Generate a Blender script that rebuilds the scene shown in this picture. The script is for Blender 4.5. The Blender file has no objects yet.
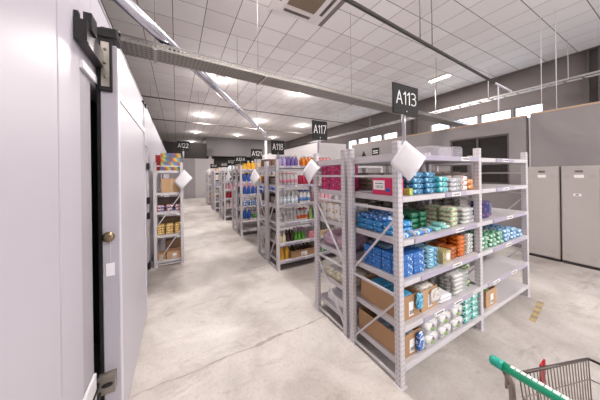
import bpy, bmesh, math, random
from mathutils import Vector, Matrix
random.seed(7)
S = bpy.context.scene
C = S.collection
# ------------------------------------------------------------------ camera
YAW, PITCH, ROLL = .4847, .0009, -.0144
fw = Vector((math.sin(YAW)*math.cos(PITCH), math.cos(YAW)*math.cos(PITCH), math.sin(PITCH)))
rt0 = Vector((math.cos(YAW), -math.sin(YAW), 0)); up0 = rt0.cross(fw)
rt = rt0*math.cos(ROLL) + up0*math.sin(ROLL); up = -rt0*math.sin(ROLL) + up0*math.cos(ROLL)
cd = bpy.data.cameras.new('camera'); cam = bpy.data.objects.new('camera', cd); C.objects.link(cam)
cam.matrix_world = Matrix(((rt.x, up.x, -fw.x, 0), (rt.y, up.y, -fw.y, 0), (rt.z, up.z, -fw.z, 1.75), (0, 0, 0, 1)))
cd.sensor_width = 36; cd.lens = 36*217.868/600; cd.shift_x = .01456; cd.shift_y = -.0443
cd.clip_start = .02; S.camera = cam
# ------------------------------------------------------------------ world, exposure
w = bpy.data.worlds.new('world'); S.world = w; w.use_nodes = True
w.node_tree.nodes['Background'].inputs[0].default_value = (.93, .96, 1, 1)
w.node_tree.nodes['Background'].inputs[1].default_value = 3.6
vs = S.view_settings; vs.view_transform = 'Standard'; vs.look = 'None'; vs.gamma = 1; vs.use_curve_mapping = False
vs.exposure = .43
LAMP_W = 120.0
CEIL = 5.05

# ------------------------------------------------------------------ materials
def lin(c):
    if isinstance(c, str):
        c = tuple(int(c[i:i+2], 16) for i in (0, 2, 4))
    return tuple((x/255/12.92 if x/255 <= .04045 else ((x/255+.055)/1.055)**2.4) for x in c) + (1,)
MATS = {}
def mat(c, rough=.55, metal=0, var=.06, scale=6, spec=.4, key=None):
    k = key or ('m', c, rough, metal, var, scale)
    if k in MATS: return MATS[k]
    m = bpy.data.materials.new('paint_%d' % len(MATS)); m.use_nodes = True; nt = m.node_tree
    b = nt.nodes['Principled BSDF']; b.inputs['Roughness'].default_value = rough; b.inputs['Metallic'].default_value = metal
    b.inputs['Specular IOR Level'].default_value = spec
    n = nt.nodes.new('ShaderNodeTexNoise'); n.inputs['Scale'].default_value = scale; n.inputs['Detail'].default_value = 3
    tc = nt.nodes.new('ShaderNodeTexCoord'); nt.links.new(tc.outputs['Object'], n.inputs['Vector'])
    mx = nt.nodes.new('ShaderNodeMix'); mx.data_type = 'RGBA'; L = lin(c)
    mx.inputs[6].default_value = tuple(x*(1-var) for x in L[:3]) + (1,); mx.inputs[7].default_value = tuple(min(1, x*(1+var)) for x in L[:3]) + (1,)
    nt.links.new(n.outputs['Fac'], mx.inputs[0]); nt.links.new(mx.outputs[2], b.inputs['Base Color'])
    MATS[k] = m; return m
def printed(c1, c2, c3, scale=14, rough=.35, s1=.48, s2=.57):
    """glossy wrapper with printed patches of three colours"""
    k = ('p', c1, c2, c3, scale, s1, s2)
    if k in MATS: return MATS[k]
    m = bpy.data.materials.new('print_%d' % len(MATS)); m.use_nodes = True; nt = m.node_tree
    b = nt.nodes['Principled BSDF']; b.inputs['Roughness'].default_value = rough
    tc = nt.nodes.new('ShaderNodeTexCoord'); n = nt.nodes.new('ShaderNodeTexNoise'); n.inputs['Scale'].default_value = scale*2.1; n.inputs['Detail'].default_value = 2.2
    nt.links.new(tc.outputs['Object'], n.inputs['Vector'])
    r = nt.nodes.new('ShaderNodeValToRGB'); r.color_ramp.interpolation = 'CONSTANT'
    e = r.color_ramp.elements; e[0].position = 0; e[0].color = lin(c1); e[1].position = s1; e[1].color = lin(c2)
    x = e.new(s2); x.color = lin(c3)
    nt.links.new(n.outputs['Fac'], r.inputs[0]); nt.links.new(r.outputs[0], b.inputs['Base Color'])
    MATS[k] = m; return m
def emit(c, s):
    m = bpy.data.materials.new('lamp_glow'); m.use_nodes = True; nt = m.node_tree; nt.nodes.clear()
    e = nt.nodes.new('ShaderNodeEmission'); e.inputs[0].default_value = lin(c); e.inputs[1].default_value = s
    o = nt.nodes.new('ShaderNodeOutputMaterial'); nt.links.new(e.outputs[0], o.inputs[0]); return m
def glass(c, rough=.02, alpha=.8, ior=1.45):
    m = bpy.data.materials.new('glass'); m.use_nodes = True; nt = m.node_tree; b = nt.nodes['Principled BSDF']
    tr = nt.nodes.new('ShaderNodeBsdfTransparent'); tr.inputs[0].default_value = lin(c)
    mx = nt.nodes.new('ShaderNodeMixShader'); mx.inputs[0].default_value = 1-alpha
    b.inputs['Roughness'].default_value = rough; b.inputs['Base Color'].default_value = lin(c)
    nt.links.new(tr.outputs[0], mx.inputs[1]); nt.links.new(b.outputs[0], mx.inputs[2])
    nt.links.new(mx.outputs[0], nt.nodes['Material Output'].inputs[0]); return m
def mathn(nt, op, a, b=None, c=None):
    n = nt.nodes.new('ShaderNodeMath'); n.operation = op
    for i, v in enumerate((a, b, c)):
        if v is None: continue
        if isinstance(v, (int, float)): n.inputs[i].default_value = v
        else: nt.links.new(v, n.inputs[i])
    return n.outputs[0]
def post_mat(col):
    """painted upright with its two columns of punched keyholes"""
    m = bpy.data.materials.new('punched_upright'); m.use_nodes = True; nt = m.node_tree; b = nt.nodes['Principled BSDF']
    b.inputs['Roughness'].default_value = .45
    tc = nt.nodes.new('ShaderNodeTexCoord'); sp = nt.nodes.new('ShaderNodeSeparateXYZ'); nt.links.new(tc.outputs['Object'], sp.inputs[0])
    fr = mathn(nt, 'FRACT', mathn(nt, 'MULTIPLY', sp.outputs[2], 25.0)); zz = mathn(nt, 'LESS_THAN', mathn(nt, 'ABSOLUTE', mathn(nt, 'SUBTRACT', fr, .5)), .16)
    def side(a, o):
        near = mathn(nt, 'LESS_THAN', mathn(nt, 'ABSOLUTE', mathn(nt, 'SUBTRACT', mathn(nt, 'ABSOLUTE', a), .013)), .0035)
        return mathn(nt, 'MULTIPLY', near, mathn(nt, 'GREATER_THAN', mathn(nt, 'ABSOLUTE', o), .0268))
    h = mathn(nt, 'MULTIPLY', zz, mathn(nt, 'MAXIMUM', side(sp.outputs[0], sp.outputs[1]), side(sp.outputs[1], sp.outputs[0])))
    mx = nt.nodes.new('ShaderNodeMix'); mx.data_type = 'RGBA'; mx.inputs[6].default_value = lin(col); mx.inputs[7].default_value = lin('928b8f')
    nt.links.new(h, mx.inputs[0]); nt.links.new(mx.outputs[2], b.inputs['Base Color']); return m
def tray_mat():
    m = bpy.data.materials.new('perforated_galvanised'); m.use_nodes = True; nt = m.node_tree; b = nt.nodes['Principled BSDF']
    b.inputs['Base Color'].default_value = lin('938e89'); b.inputs['Metallic'].default_value = .2; b.inputs['Roughness'].default_value = .42
    tc = nt.nodes.new('ShaderNodeTexCoord'); sp = nt.nodes.new('ShaderNodeSeparateXYZ'); nt.links.new(tc.outputs['Object'], sp.inputs[0])
    fx = mathn(nt, 'FRACT', mathn(nt, 'MULTIPLY', sp.outputs[0], 22.0)); mxx = mathn(nt, 'LESS_THAN', mathn(nt, 'ABSOLUTE', mathn(nt, 'SUBTRACT', fx, .5)), .26)
    fy = mathn(nt, 'FRACT', mathn(nt, 'ADD', mathn(nt, 'MULTIPLY', sp.outputs[1], 20.0), .5)); myy = mathn(nt, 'LESS_THAN', mathn(nt, 'ABSOLUTE', mathn(nt, 'SUBTRACT', fy, .5)), .16)
    low = mathn(nt, 'LESS_THAN', sp.outputs[2], .004)
    hb = mathn(nt, 'MULTIPLY', low, mathn(nt, 'MULTIPLY', mxx, myy))
    zs = mathn(nt, 'LESS_THAN', mathn(nt, 'ABSOLUTE', mathn(nt, 'SUBTRACT', sp.outputs[2], .04)), .010)
    h = mathn(nt, 'MAXIMUM', hb, mathn(nt, 'MULTIPLY', zs, mxx))
    tr = nt.nodes.new('ShaderNodeBsdfTransparent'); mx = nt.nodes.new('ShaderNodeMixShader'); nt.links.new(h, mx.inputs[0])
    nt.links.new(b.outputs[0], mx.inputs[1]); nt.links.new(tr.outputs[0], mx.inputs[2]); nt.links.new(mx.outputs[0], nt.nodes['Material Output'].inputs[0]); return m
def floor_mat():
    m = bpy.data.materials.new('worn_concrete'); m.use_nodes = True; nt = m.node_tree; b = nt.nodes['Principled BSDF']
    tc = nt.nodes.new('ShaderNodeTexCoord')
    def noise(sc, det, rough=.55, dist=0, stretch=None):
        n = nt.nodes.new('ShaderNodeTexNoise'); n.inputs['Scale'].default_value = sc; n.inputs['Detail'].default_value = det; n.inputs['Roughness'].default_value = rough; n.inputs['Distortion'].default_value = dist
        if stretch:
            mp = nt.nodes.new('ShaderNodeMapping'); mp.inputs['Scale'].default_value = stretch; nt.links.new(tc.outputs['Object'], mp.inputs[0]); nt.links.new(mp.outputs[0], n.inputs['Vector'])
        else: nt.links.new(tc.outputs['Object'], n.inputs['Vector'])
        return n.outputs['Fac']
    r = nt.nodes.new('ShaderNodeValToRGB'); e = r.color_ramp.elements
    e[0].position = .36; e[0].color = lin('aba39d'); e[1].position = .60; e[1].color = lin('d0cac5')
    nt.links.new(noise(1.1, 6, .6, .4), r.inputs[0])
    r2 = nt.nodes.new('ShaderNodeValToRGB'); e = r2.color_ramp.elements
    e[0].position = .55; e[0].color = (1, 1, 1, 1); e[1].position = .70; e[1].color = (.74, .71, .68, 1)
    nt.links.new(noise(2.6, 8, .7, 1.2, (.6, 1.4, 1)), r2.inputs[0])
    r3 = nt.nodes.new('ShaderNodeValToRGB'); e = r3.color_ramp.elements
    e[0].position = .30; e[0].color = (.86, .84, .82, 1); e[1].position = .5; e[1].color = (1, 1, 1, 1)
    nt.links.new(noise(38, 3), r3.inputs[0])
    m1 = nt.nodes.new('ShaderNodeMix'); m1.data_type = 'RGBA'; m1.blend_type = 'MULTIPLY'; m1.inputs[0].default_value = 1
    nt.links.new(r.outputs[0], m1.inputs[6]); nt.links.new(r2.outputs[0], m1.inputs[7])
    m2 = nt.nodes.new('ShaderNodeMix'); m2.data_type = 'RGBA'; m2.blend_type = 'MULTIPLY'; m2.inputs[0].default_value = .8
    nt.links.new(m1.outputs[2], m2.inputs[6]); nt.links.new(r3.outputs[0], m2.inputs[7])
    nt.links.new(m2.outputs[2], b.inputs['Base Color'])
    b.inputs['Roughness'].default_value = .42; b.inputs['Specular IOR Level'].default_value = .35; return m

RACK = 'cfcacd'
M_POST = post_mat(RACK)
M_RACK = mat(RACK, .45, var=.03)
M_DECK = mat('cbc6c9', .45, var=.03)
M_STRIP = mat('b3abbd', .3, var=.03)
M_CARD = mat('f3f0ef', .6, var=.02)
M_INK = mat('3b3638', .6)
M_WALLW = mat('b7b2bb', .4, var=.02, scale=2)
M_TILE = [mat('f0ebea', .8, var=.03, scale=3), mat('f4f0ef', .8, var=.03, scale=3), mat('ebe5e4', .8, var=.03, scale=3)]
M_GRID = mat('857c79', .7)
M_DARKW = mat('746c6b', .7, var=.06, scale=1.5)
M_PART = mat('918b8c', .6, var=.04, scale=1.2)
M_SIGN = mat('1e1c1d', .7)
M_BLACK = mat('1d1b1c', .4)
M_STEEL = mat('b9b2a8', .3, .8)
M_GALV = mat('b4b2b8', .28, .75)
M_KRAFT = mat('b08a66', .75, var=.08, scale=4)
M_KRAFT2 = mat('c09c78', .75, var=.08, scale=4)
M_PAPER = mat('f1eff3', .5, var=.02)

# ------------------------------------------------------------------ mesh building
class MB:
    def __init__(s): s.v = []; s.f = []; s.m = []; s.sm = []
    def add(s, vs, fs, m=0, smooth=False):
        o = len(s.v); s.v += [tuple(x) for x in vs]
        for f in fs: s.f.append(tuple(i+o for i in f)); s.m.append(m); s.sm.append(smooth)
        return s
    def box(s, x0, x1, y0, y1, z0, z1, m=0):
        vs = [(x, y, z) for z in (z0, z1) for y in (y0, y1) for x in (x0, x1)]
        return s.add(vs, [(0, 2, 3, 1), (4, 5, 7, 6), (0, 1, 5, 4), (2, 6, 7, 3), (0, 4, 6, 2), (1, 3, 7, 5)], m)
    def bevbox(s, x0, x1, y0, y1, z0, z1, b=.006, m=0):
        bm = bmesh.new(); bmesh.ops.create_cube(bm, size=1)
        for v in bm.verts: v.co = ((x0+x1)/2+v.co.x*(x1-x0), (y0+y1)/2+v.co.y*(y1-y0), (z0+z1)/2+v.co.z*(z1-z0))
        bmesh.ops.bevel(bm, geom=bm.edges[:], offset=b, segments=1, affect='EDGES')
        bm.verts.index_update()
        s.add([v.co for v in bm.verts], [[v.index for v in f.verts] for f in bm.faces], m); bm.free(); return s
    def beam(s, a, b, wx, wy=None, m=0, upv=(0, 0, 1)):
        """rectangular bar from a to b"""
        wy = wy or wx; a = Vector(a); b = Vector(b); d = (b-a).normalized(); u = Vector(upv)
        if abs(d.dot(u)) > .99: u = Vector((0, 1, 0))
        r = d.cross(u).normalized(); u = r.cross(d)
        vs = [p+r*(sx*wx/2)+u*(sy*wy/2) for p in (a, b) for sx, sy in ((-1, -1), (1, -1), (1, 1), (-1, 1))]
        return s.add(vs, [(0, 3, 2, 1), (4, 5, 6, 7)] + [(i, (i+1) % 4, 4+(i+1) % 4, 4+i) for i in range(4)], m)
    def tube(s, pts, r, n=8, m=0, cap=True):
        pts = [Vector(p) for p in pts]; rings = []
        for i, p in enumerate(pts):
            d = ((pts[min(i+1, len(pts)-1)]-p).normalized() + (p-pts[max(i-1, 0)]).normalized()).normalized()
            u = Vector((0, 0, 1)) if abs(d.z) < .95 else Vector((0, 1, 0)); a = d.cross(u).normalized(); c = a.cross(d)
            rr = r[i] if isinstance(r, (list, tuple)) else r
            rings += [p + (a*math.cos(t)+c*math.sin(t))*rr for t in [2*math.pi*k/n for k in range(n)]]
        fs = [(i*n+k, i*n+(k+1) % n, (i+1)*n+(k+1) % n, (i+1)*n+k) for i in range(len(pts)-1) for k in range(n)]
        s.add(rings, fs, m, True)
        if cap: o = len(s.v)-len(rings); s.f += [tuple(o+k for k in range(n-1, -1, -1)), tuple(o+(len(pts)-1)*n+k for k in range(n))]; s.m += [m, m]; s.sm += [False, False]
        return s
    def lathe(s, prof, n=12, m=0, c=(0, 0, 0), sy=1.0):
        vs = [(c[0]+r*math.cos(2*math.pi*k/n), c[1]+sy*r*math.sin(2*math.pi*k/n), c[2]+z) for r, z in prof for k in range(n)]
        fs = [(i*n+k, i*n+(k+1) % n, (i+1)*n+(k+1) % n, (i+1)*n+k) for i in range(len(prof)-1) for k in range(n)]
        o = len(s.v); s.add(vs, fs, m, True)
        s.f += [tuple(o+k for k in range(n-1, -1, -1)), tuple(o+(len(prof)-1)*n+k for k in range(n))]; s.m += [m, m]; s.sm += [False, False]
        return s
    def pillow(s, w, d, h, m=0, nx=7, ny=5, fin=.012):
        """sealed film pack: bulging body with flat crimped ends along x; base at z=0"""
        w -= 2*fin
        def hz(i, j):
            x = abs(2*i/nx-1); y = abs(2*j/ny-1); return max(.70, (max(0, 1-x**7)*max(0, 1-y**6))**.5)
        top = []; bot = []; W = nx+1
        for j in range(ny+1):
            for i in range(nx+1):
                e = abs(2*i/nx-1); g = abs(2*j/ny-1)
                x = (i/nx-.5)*w*(1-.04*g**4); y = (j/ny-.5)*d*(1-.06*e**4); k = hz(i, j)
                top.append((x, y, h*(.45+.55*k))); bot.append((x, y, h*(.45-.45*min(1, k*1.1))))
        q = [(j*W+i, j*W+i+1, (j+1)*W+i+1, (j+1)*W+i) for j in range(ny) for i in range(nx)]
        s.add(top+bot, q+[tuple(v+len(top) for v in f[::-1]) for f in q], m, True)
        o = len(s.v)-2*len(top); rim = list(range(nx))+[j*W+nx for j in range(ny)]+[ny*W+i for i in range(nx, 0, -1)]+[j*W for j in range(ny, 0, -1)]
        for a_, b_ in zip(rim, rim[1:]+rim[:1]): s.f.append((o+a_, o+len(top)+a_, o+len(top)+b_, o+b_)); s.m.append(m); s.sm.append(True)
        for sx in (-1, 1):
            s.box(sx*w/2-(fin if sx < 0 else 0), sx*w/2+(fin if sx > 0 else 0), -d*.46, d*.46, h*.405, h*.435, m)
        return s
    def mesh(s, name, mats):
        me = bpy.data.meshes.new(name); me.from_pydata(s.v, [], s.f); me.update()
        for m in (mats if isinstance(mats, (list, tuple)) else [mats]): me.materials.append(m)
        me.polygons.foreach_set('material_index', s.m); me.polygons.foreach_set('use_smooth', s.sm); me.update(); return me
    def build(s, name, mats, parent=None, loc=(0, 0, 0), rz=0):
        return place(name, s.mesh(name, mats), parent, loc, rz)
def place(name, me, parent=None, loc=(0, 0, 0), rz=0, rot=None):
    o = bpy.data.objects.new(name, me); C.objects.link(o); o.parent = parent; o.location = loc
    o.rotation_euler = rot if rot else (0, 0, rz); return o
def tag(o, label=None, cat=None, group=None, kind=None):
    if label: o['label'] = label
    if cat: o['category'] = cat
    if group: o['group'] = group
    if kind: o['kind'] = kind
    return o
def empty(name, loc=(0, 0, 0), rz=0, label=None, cat=None, group=None):
    o = bpy.data.objects.new(name, None); C.objects.link(o); o.location = loc; o.rotation_euler = (0, 0, rz); o.empty_display_size = .05
    return tag(o, label, cat, group)
def struct(o): o['kind'] = 'structure'; return o
GLY = {'A': [[(0, 0), (.3, 1), (.6, 0)], [(.11, .33), (.49, .33)]], '1': [[(.0, .78), (.2, 1), (.2, 0)]],
       '2': [[(0, .8), (.1, .95), (.28, 1), (.46, .92), (.52, .75), (.44, .55), (0, 0), (.54, 0)]],
       '3': [[(0, .93), (.2, 1), (.42, .92), (.48, .75), (.4, .58), (.16, .53)], [(.4, .52), (.52, .38), (.52, .2), (.42, .05), (.2, 0), (0, .07)]],
       '4': [[(.42, 0), (.42, 1), (0, .28), (.56, .28)]], '7': [[(0, 1), (.54, 1), (.18, 0)]],
       '8': [[(.27, .54), (.07, .66), (.05, .84), (.16, .97), (.38, .97), (.49, .84), (.47, .66), (.27, .54), (.03, .4), (.0, .18), (.14, .02), (.4, .02), (.54, .18), (.51, .4), (.27, .54)]],
       '0': [[(.27, 0), (.06, .14), (0, .5), (.06, .86), (.27, 1), (.48, .86), (.54, .5), (.48, .14), (.27, 0)]]}
GW = {'A': .6, '1': .24, '2': .54, '3': .52, '4': .56, '7': .54, '8': .54, '0': .54}
def text_mesh(txt, size, m, sw=.09):
    """sign lettering drawn as flat strokes standing just proud of the plate (x right, y up)"""
    tot = sum(GW[c] for c in txt)+.2*(len(txt)-1); x = -tot/2; mb = MB()
    for c in txt:
        for ln in GLY[c]:
            for i in range(len(ln)-1):
                p = Vector((x+ln[i][0], ln[i][1]-.5, 0)); q = Vector((x+ln[i+1][0], ln[i+1][1]-.5, 0)); e = (q-p).normalized()*sw*.4
                mb.beam((p-e)*size, (q+e)*size, sw*size, .0016)
        x += GW[c]+.2
    return mb.mesh('lettering', m)

# ================================================================== SETTING
X0B, X1B, Y0B, Y1B = -4.2, 10.3, -5.0, 27.0
fl = struct(MB().box(X0B-.2, X1B+.2, Y0B-.2, Y1B+.2, -.15, 0).build('floor', floor_mat()))
# construction joint: an irregular dark crack across the aisle
mb = MB(); random.seed(3); pts = []
n = 46
for i in range(n+1):
    x = -.34+1.95*i/n; pts.append((x, 2.125+.05*(i/n)+random.uniform(-.006, .006)+.010*math.sin(i*.45), random.uniform(.003, .010)*(2.6 if 24 < i < 32 else 1)))
mb.add([(x, y-wd, .0012) for x, y, wd in pts]+[(x, y+wd, .0012) for x, y, wd in pts], [(i, i+1, n+2+i, n+1+i) for i in range(n)])
mb.build('crack', mat('a39a94', .9, var=.2, scale=20), fl)
mb = MB(); pts = []
for i in range(n+1):
    x = 4.4+5.2*i/n; pts.append((x, 2.2+random.uniform(-.012, .012), random.uniform(.002, .006)))
mb.add([(x, y-wd, .0012) for x, y, wd in pts]+[(x, y+wd, .0012) for x, y, wd in pts], [(i, i+1, n+2+i, n+1+i) for i in range(n)])
mb.build('crack', mat('a39a94', .9, var=.2, scale=20), fl)

# ceiling with lay-in tiles
ce = struct(MB().box(X0B-.2, X1B+.2, Y0B-.2, Y1B+.2, CEIL-.001, CEIL+.15).build('ceiling', M_GRID))
P = .59; gx0, gy0 = 1.151, 4.586
tile_me = [MB().box(-P/2+.008, P/2-.008, -P/2+.008, P/2-.008, -.004, -.0012).mesh('ceiling_tile', m) for m in M_TILE]
AC = (2.226, 3.406)   # centre of the air-conditioning cassette (covers 2x2 tiles)
tiles = []
i0 = math.ceil((X0B-gx0)/P); i1 = math.floor((X1B-gx0)/P); j0 = math.ceil((Y0B-gy0)/P); j1 = math.floor((Y1B-gy0)/P)
for i in range(i0, i1):
    for j in range(j0, j1):
        x = gx0+(i+.5)*P; y = gy0+(j+.5)*P
        if abs(x-AC[0]) < P and abs(y-AC[1]) < P: continue
        d = Vector((x, y, CEIL-1.75)); t = d.dot(fw)
        u = 291.3+217.9*d.dot(rt)/t if t > .1 else -999; v = 173.4-217.9*d.dot(up)/t if t > .1 else -999
        inview = t > .1 and -25 < u < 625 and -30 < v < 400 and x > -1.2
        tiles.append(((0 if inview else 1, t if t > 0 else 99), x, y))
tiles.sort(); rest = MB(); random.seed(5)
for k, (_, x, y) in enumerate(tiles):
    if k < 300: place('ceiling_tile', tile_me[random.choice((0, 0, 1, 1, 2))], ce, (x, y, CEIL))
    else: rest.box(x-P/2+.008, x+P/2-.008, y-P/2+.008, y+P/2-.008, CEIL-.004, CEIL-.0012)
tag(rest.build('ceiling_tile_field', M_TILE[0], ce), kind='stuff')

# outer walls
def wall(name, *b, m=M_DARKW): return struct(MB().box(*b).build(name, m))
GX0, GX1, GZ0, GZ1 = 3.2, 10.0, .2, 2.9
wb = MB().box(X0B-.2, X1B+.2, Y0B-.2, Y0B, GZ1, CEIL).box(X0B-.2, X1B+.2, Y0B-.2, Y0B, 0, GZ0).box(X0B-.2, GX0, Y0B-.2, Y0B, GZ0, GZ1).box(GX1, X1B+.2, Y0B-.2, Y0B, GZ0, GZ1)
struct(wb.build('wall_back', M_PART))
for k in range(4):  # unseen glazing behind the camera, added as daylight fill for floor and ceiling
    a = GX0+(GX1-GX0)*k/4; b = GX0+(GX1-GX0)*(k+1)/4; f = MB()
    for z0, z1 in ((GZ0, GZ0+.05), (GZ1-.05, GZ1)): f.box(a, b, Y0B-.12, Y0B-.05, z0, z1)
    for x0, x1 in ((a, a+.05), (b-.05, b)): f.box(x0, x1, Y0B-.12, Y0B-.05, GZ0+.05, GZ1-.05)
    wo = struct(f.build('window_%d' % (k+11), mat('8d8584', .5)))
    MB().box(a+.05, b-.05, Y0B-.09, Y0B-.08, GZ0+.05, GZ1-.05).build('pane', glass('f4f8fc', alpha=.92), wo)
wall('wall_far', X0B-.2, X1B+.2, Y1B, Y1B+.2, 0, CEIL, m=mat('4a4443', .8))
wall('wall_outer_left', X0B-.2, X0B, Y0B, Y1B, 0, CEIL)
# right outer wall with a band of windows
WZ0, WZ1 = 2.85, 3.90
bays = [(2.37, 3.05), (3.12, 4.0), (4.08, 4.98), (5.06, 5.86), (7.55, 8.45), (8.55, 9.45), (9.55, 10.4), (10.5, 11.3)]
wr = MB(); wr.box(X1B, X1B+.2, Y0B, Y1B, 0, WZ0); wr.box(X1B, X1B+.2, Y0B, Y1B, WZ1, CEIL)
prev = Y0B
for a, b in bays: wr.box(X1B, X1B+.2, prev, a, WZ0, WZ1); prev = b
wr.box(X1B, X1B+.2, prev, Y1B, WZ0, WZ1)
struct(wr.build('wall_right', M_DARKW))
gl = glass('f4f8fc', alpha=.92)
M_FRAME = mat('8d8584', .5)
for k, (a, b) in enumerate(bays):
    f = MB()
    for z0, z1 in ((WZ0, WZ0+.03), (WZ1-.03, WZ1)): f.box(X1B+.04, X1B+.1, a, b, z0, z1)
    for y0, y1 in ((a, a+.03), (b-.03, b)): f.box(X1B+.04, X1B+.1, y0, y1, WZ0+.03, WZ1-.03)
    wo = struct(f.build('window_%d' % (k+1), M_FRAME))
    MB().box(X1B+.065, X1B+.075, a+.03, b-.03, WZ0+.03, WZ1-.03).build('pane', gl, wo)
# steel columns on the outer wall
for y in (1.35, 6.5):
    o = struct(MB().box(X1B-.24, X1B, y-.05, y-.03, 0, CEIL).box(X1B-.24, X1B, y+.12, y+.14, 0, CEIL).box(X1B-.13, X1B-.11, y-.03, y+.12, 0, CEIL).build('trim_column', mat('5f5857', .6)))
# ceiling edge beam along the outer wall
struct(MB().box(X1B-.12, X1B, Y0B, Y1B, 4.45, CEIL).build('trim_ceiling_beam', M_DARKW))

# grey partition in front of the outer wall, with an internal window
PX, PH = 6.85, 2.93
pw = MB(); Wy0, Wy1, Wz0, Wz1 = 2.12, 3.35, 1.42, 2.62
pw.box(PX, PX+.1, 1.84, Wy0, 0, PH); pw.box(PX, PX+.1, Wy1, 7.25, 0, PH); pw.box(PX, PX+.1, Wy0, Wy1, 0, Wz0); pw.box(PX, PX+.1, Wy0, Wy1, Wz1, PH)
wp = struct(pw.build('wall_partition', M_PART))
MB().box(PX-.012, PX+.112, 1.84, 7.25, PH, PH+.04).build('capping', mat('b9a08a', .6, var=.15), wp)
wp2 = struct(MB().box(PX, PX+.1, -2.5, 1.77, 0, PH+.02).build('wall_locker_side', M_PART))
MB().box(PX-.012, PX+.112, -2.5, 1.77, PH+.02, PH+.06).build('capping', mat('b9a08a', .6, var=.15), wp2)
MB().box(PX+.02, PX+.09, 1.775, 1.80, 0, PH-.02).build('joint_post', mat('d8d4d6', .5), wp2)
wo = MB()
for z0, z1 in ((Wz0, Wz0+.04), (Wz1-.04, Wz1)): wo.box(PX+.02, PX+.08, Wy0, Wy1, z0, z1)
for y in (Wy0, (Wy0+Wy1)/2-.02, Wy1-.04): wo.box(PX+.02, PX+.08, y, y+.04, Wz0+.04, Wz1-.04)
wo = struct(wo.build('window_9', mat('5b5455', .5)))
for y0, y1 in ((Wy0+.04, (Wy0+Wy1)/2-.02), ((Wy0+Wy1)/2+.02, Wy1-.04)):
    MB().box(PX+.045, PX+.055, y0, y1, Wz0+.04, Wz1-.04).build('pane', glass('8d8786', alpha=.85), wo)
# the room behind that window; unseen part roof added to keep it dark
struct(MB().box(PX+.1, 9.2, 1.84, 1.90, 0, PH).box(PX+.1, 9.2, 5.0, 5.06, 0, PH).box(9.2, 9.26, 1.84, 5.06, 0, PH).box(PX+.75, 9.26, 1.84, 5.06, PH-.08, PH-.02).build('wall_store_room', mat('544d4c', .8)))
for k, (y, h) in enumerate(((2.25, .62), (2.62, .80), (3.0, .58))):
    o = MB().bevbox(-.15, .15, -.16, .16, 0, h, .006).build('storage_carton', mat('9a908b', .8), None, (7.35, y, 1.25))
    MB().box(-.151, -.1495, -.02, .02, .02, h-.02).build('tape', mat('8f8378', .4), o)
    tag(o, 'tall grey carton on a table behind the dark internal window', 'carton', 'cartons behind the internal window')
t = empty('work_table', (7.35, 2.62, 0), label='dark work table behind the internal window of the grey partition', cat='table')
MB().box(-.3, .3, -.65, .65, 1.21, 1.249).build('table_top', mat('5e5450', .6), t)
for sx in (-1, 1):
    for sy in (-1, 1): MB().box(sx*.26-.02, sx*.26+.02, sy*.6-.02, sy*.6+.02, 0, 1.21).build('leg', mat('4b4443', .6), t)
# light grey cubicle wall behind the racks
struct(MB().box(5.25, PX, 7.6, 7.7, 0, 3.05).box(5.25, 5.35, 7.7, 16, 0, 3.05).build('wall_cubicle', mat('c4bfc0', .6)))
# small black warning signs on the partition
o = MB().add([(0, -.20, 0), (0, .20, 0), (0, 0, .36), (-.01, -.20, 0), (-.01, .20, 0), (-.01, 0, .36)], [(0, 1, 2), (3, 5, 4), (0, 3, 4, 1), (1, 4, 5, 2), (2, 5, 3, 0)]).build('warning_sign', M_SIGN, None, (PX-.004, 6.55, 2.28))
tag(o, 'black triangular sign fixed to the grey partition', 'sign')
o = MB().box(-.01, 0, -.17, .17, 0, .32).build('notice_plate', M_SIGN, None, (PX-.004, 5.95, 2.38))
MB().box(-.012, -.01, -.12, .12, .19, .22).box(-.012, -.01, -.12, .12, .11, .14).build('lettering', M_CARD, o)
tag(o, 'black square notice plate with pale lines on the grey partition', 'sign')

# far end: partition, bulkhead and column
struct(MB().box(-4, 1.25, 18.0, 18.1, 0, 3.0).build('wall_end', mat('9a9597', .6)))
MB().box(-.1, -.07, 17.995, 18.0, 0, 2.9).box(.62, .65, 17.995, 18.0, 0, 2.9).build('panel_joint', mat('8c8688', .6), bpy.data.objects['wall_end'])
struct(MB().box(1.25, 2.6, 18.0, 18.1, 0, 3.0).build('wall_end_bright', mat('bcb7b8', .6)))
struct(MB().box(2.25, X1B, 20.0, 20.4, 3.38, CEIL).box(2.25, 2.7, 20.4, Y1B, 3.9, CEIL).build('trim_bulkhead', mat('757072', .6)))
struct(MB().box(-4, 2.25, 19.2, 19.3, 3.05, 4.35).build('dark_void_sheet', mat('2b2726', .8)))  # added sheet, its near-black colour stands in for the dark void
struct(MB().box(2.25, X1B, 20.5, 20.6, 0, 3.9).build('bulkhead_dark_sheet', mat('2e2a29', .8)))  # added sheet, darkness below the bulkhead is put into its colour
struct(MB().box(2.5, 2.72, 20.05, 20.3, 0, 3.38).build('trim_pillar', mat('b7b1b3', .6)))
struct(MB().box(X0B, X1B, 21.9, 22.1, 2.6, 2.9).box(X0B, X1B, 24, 24.2, 3.6, 4.0).build('trim_dark_beam', mat('4a4544', .7)))

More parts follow.
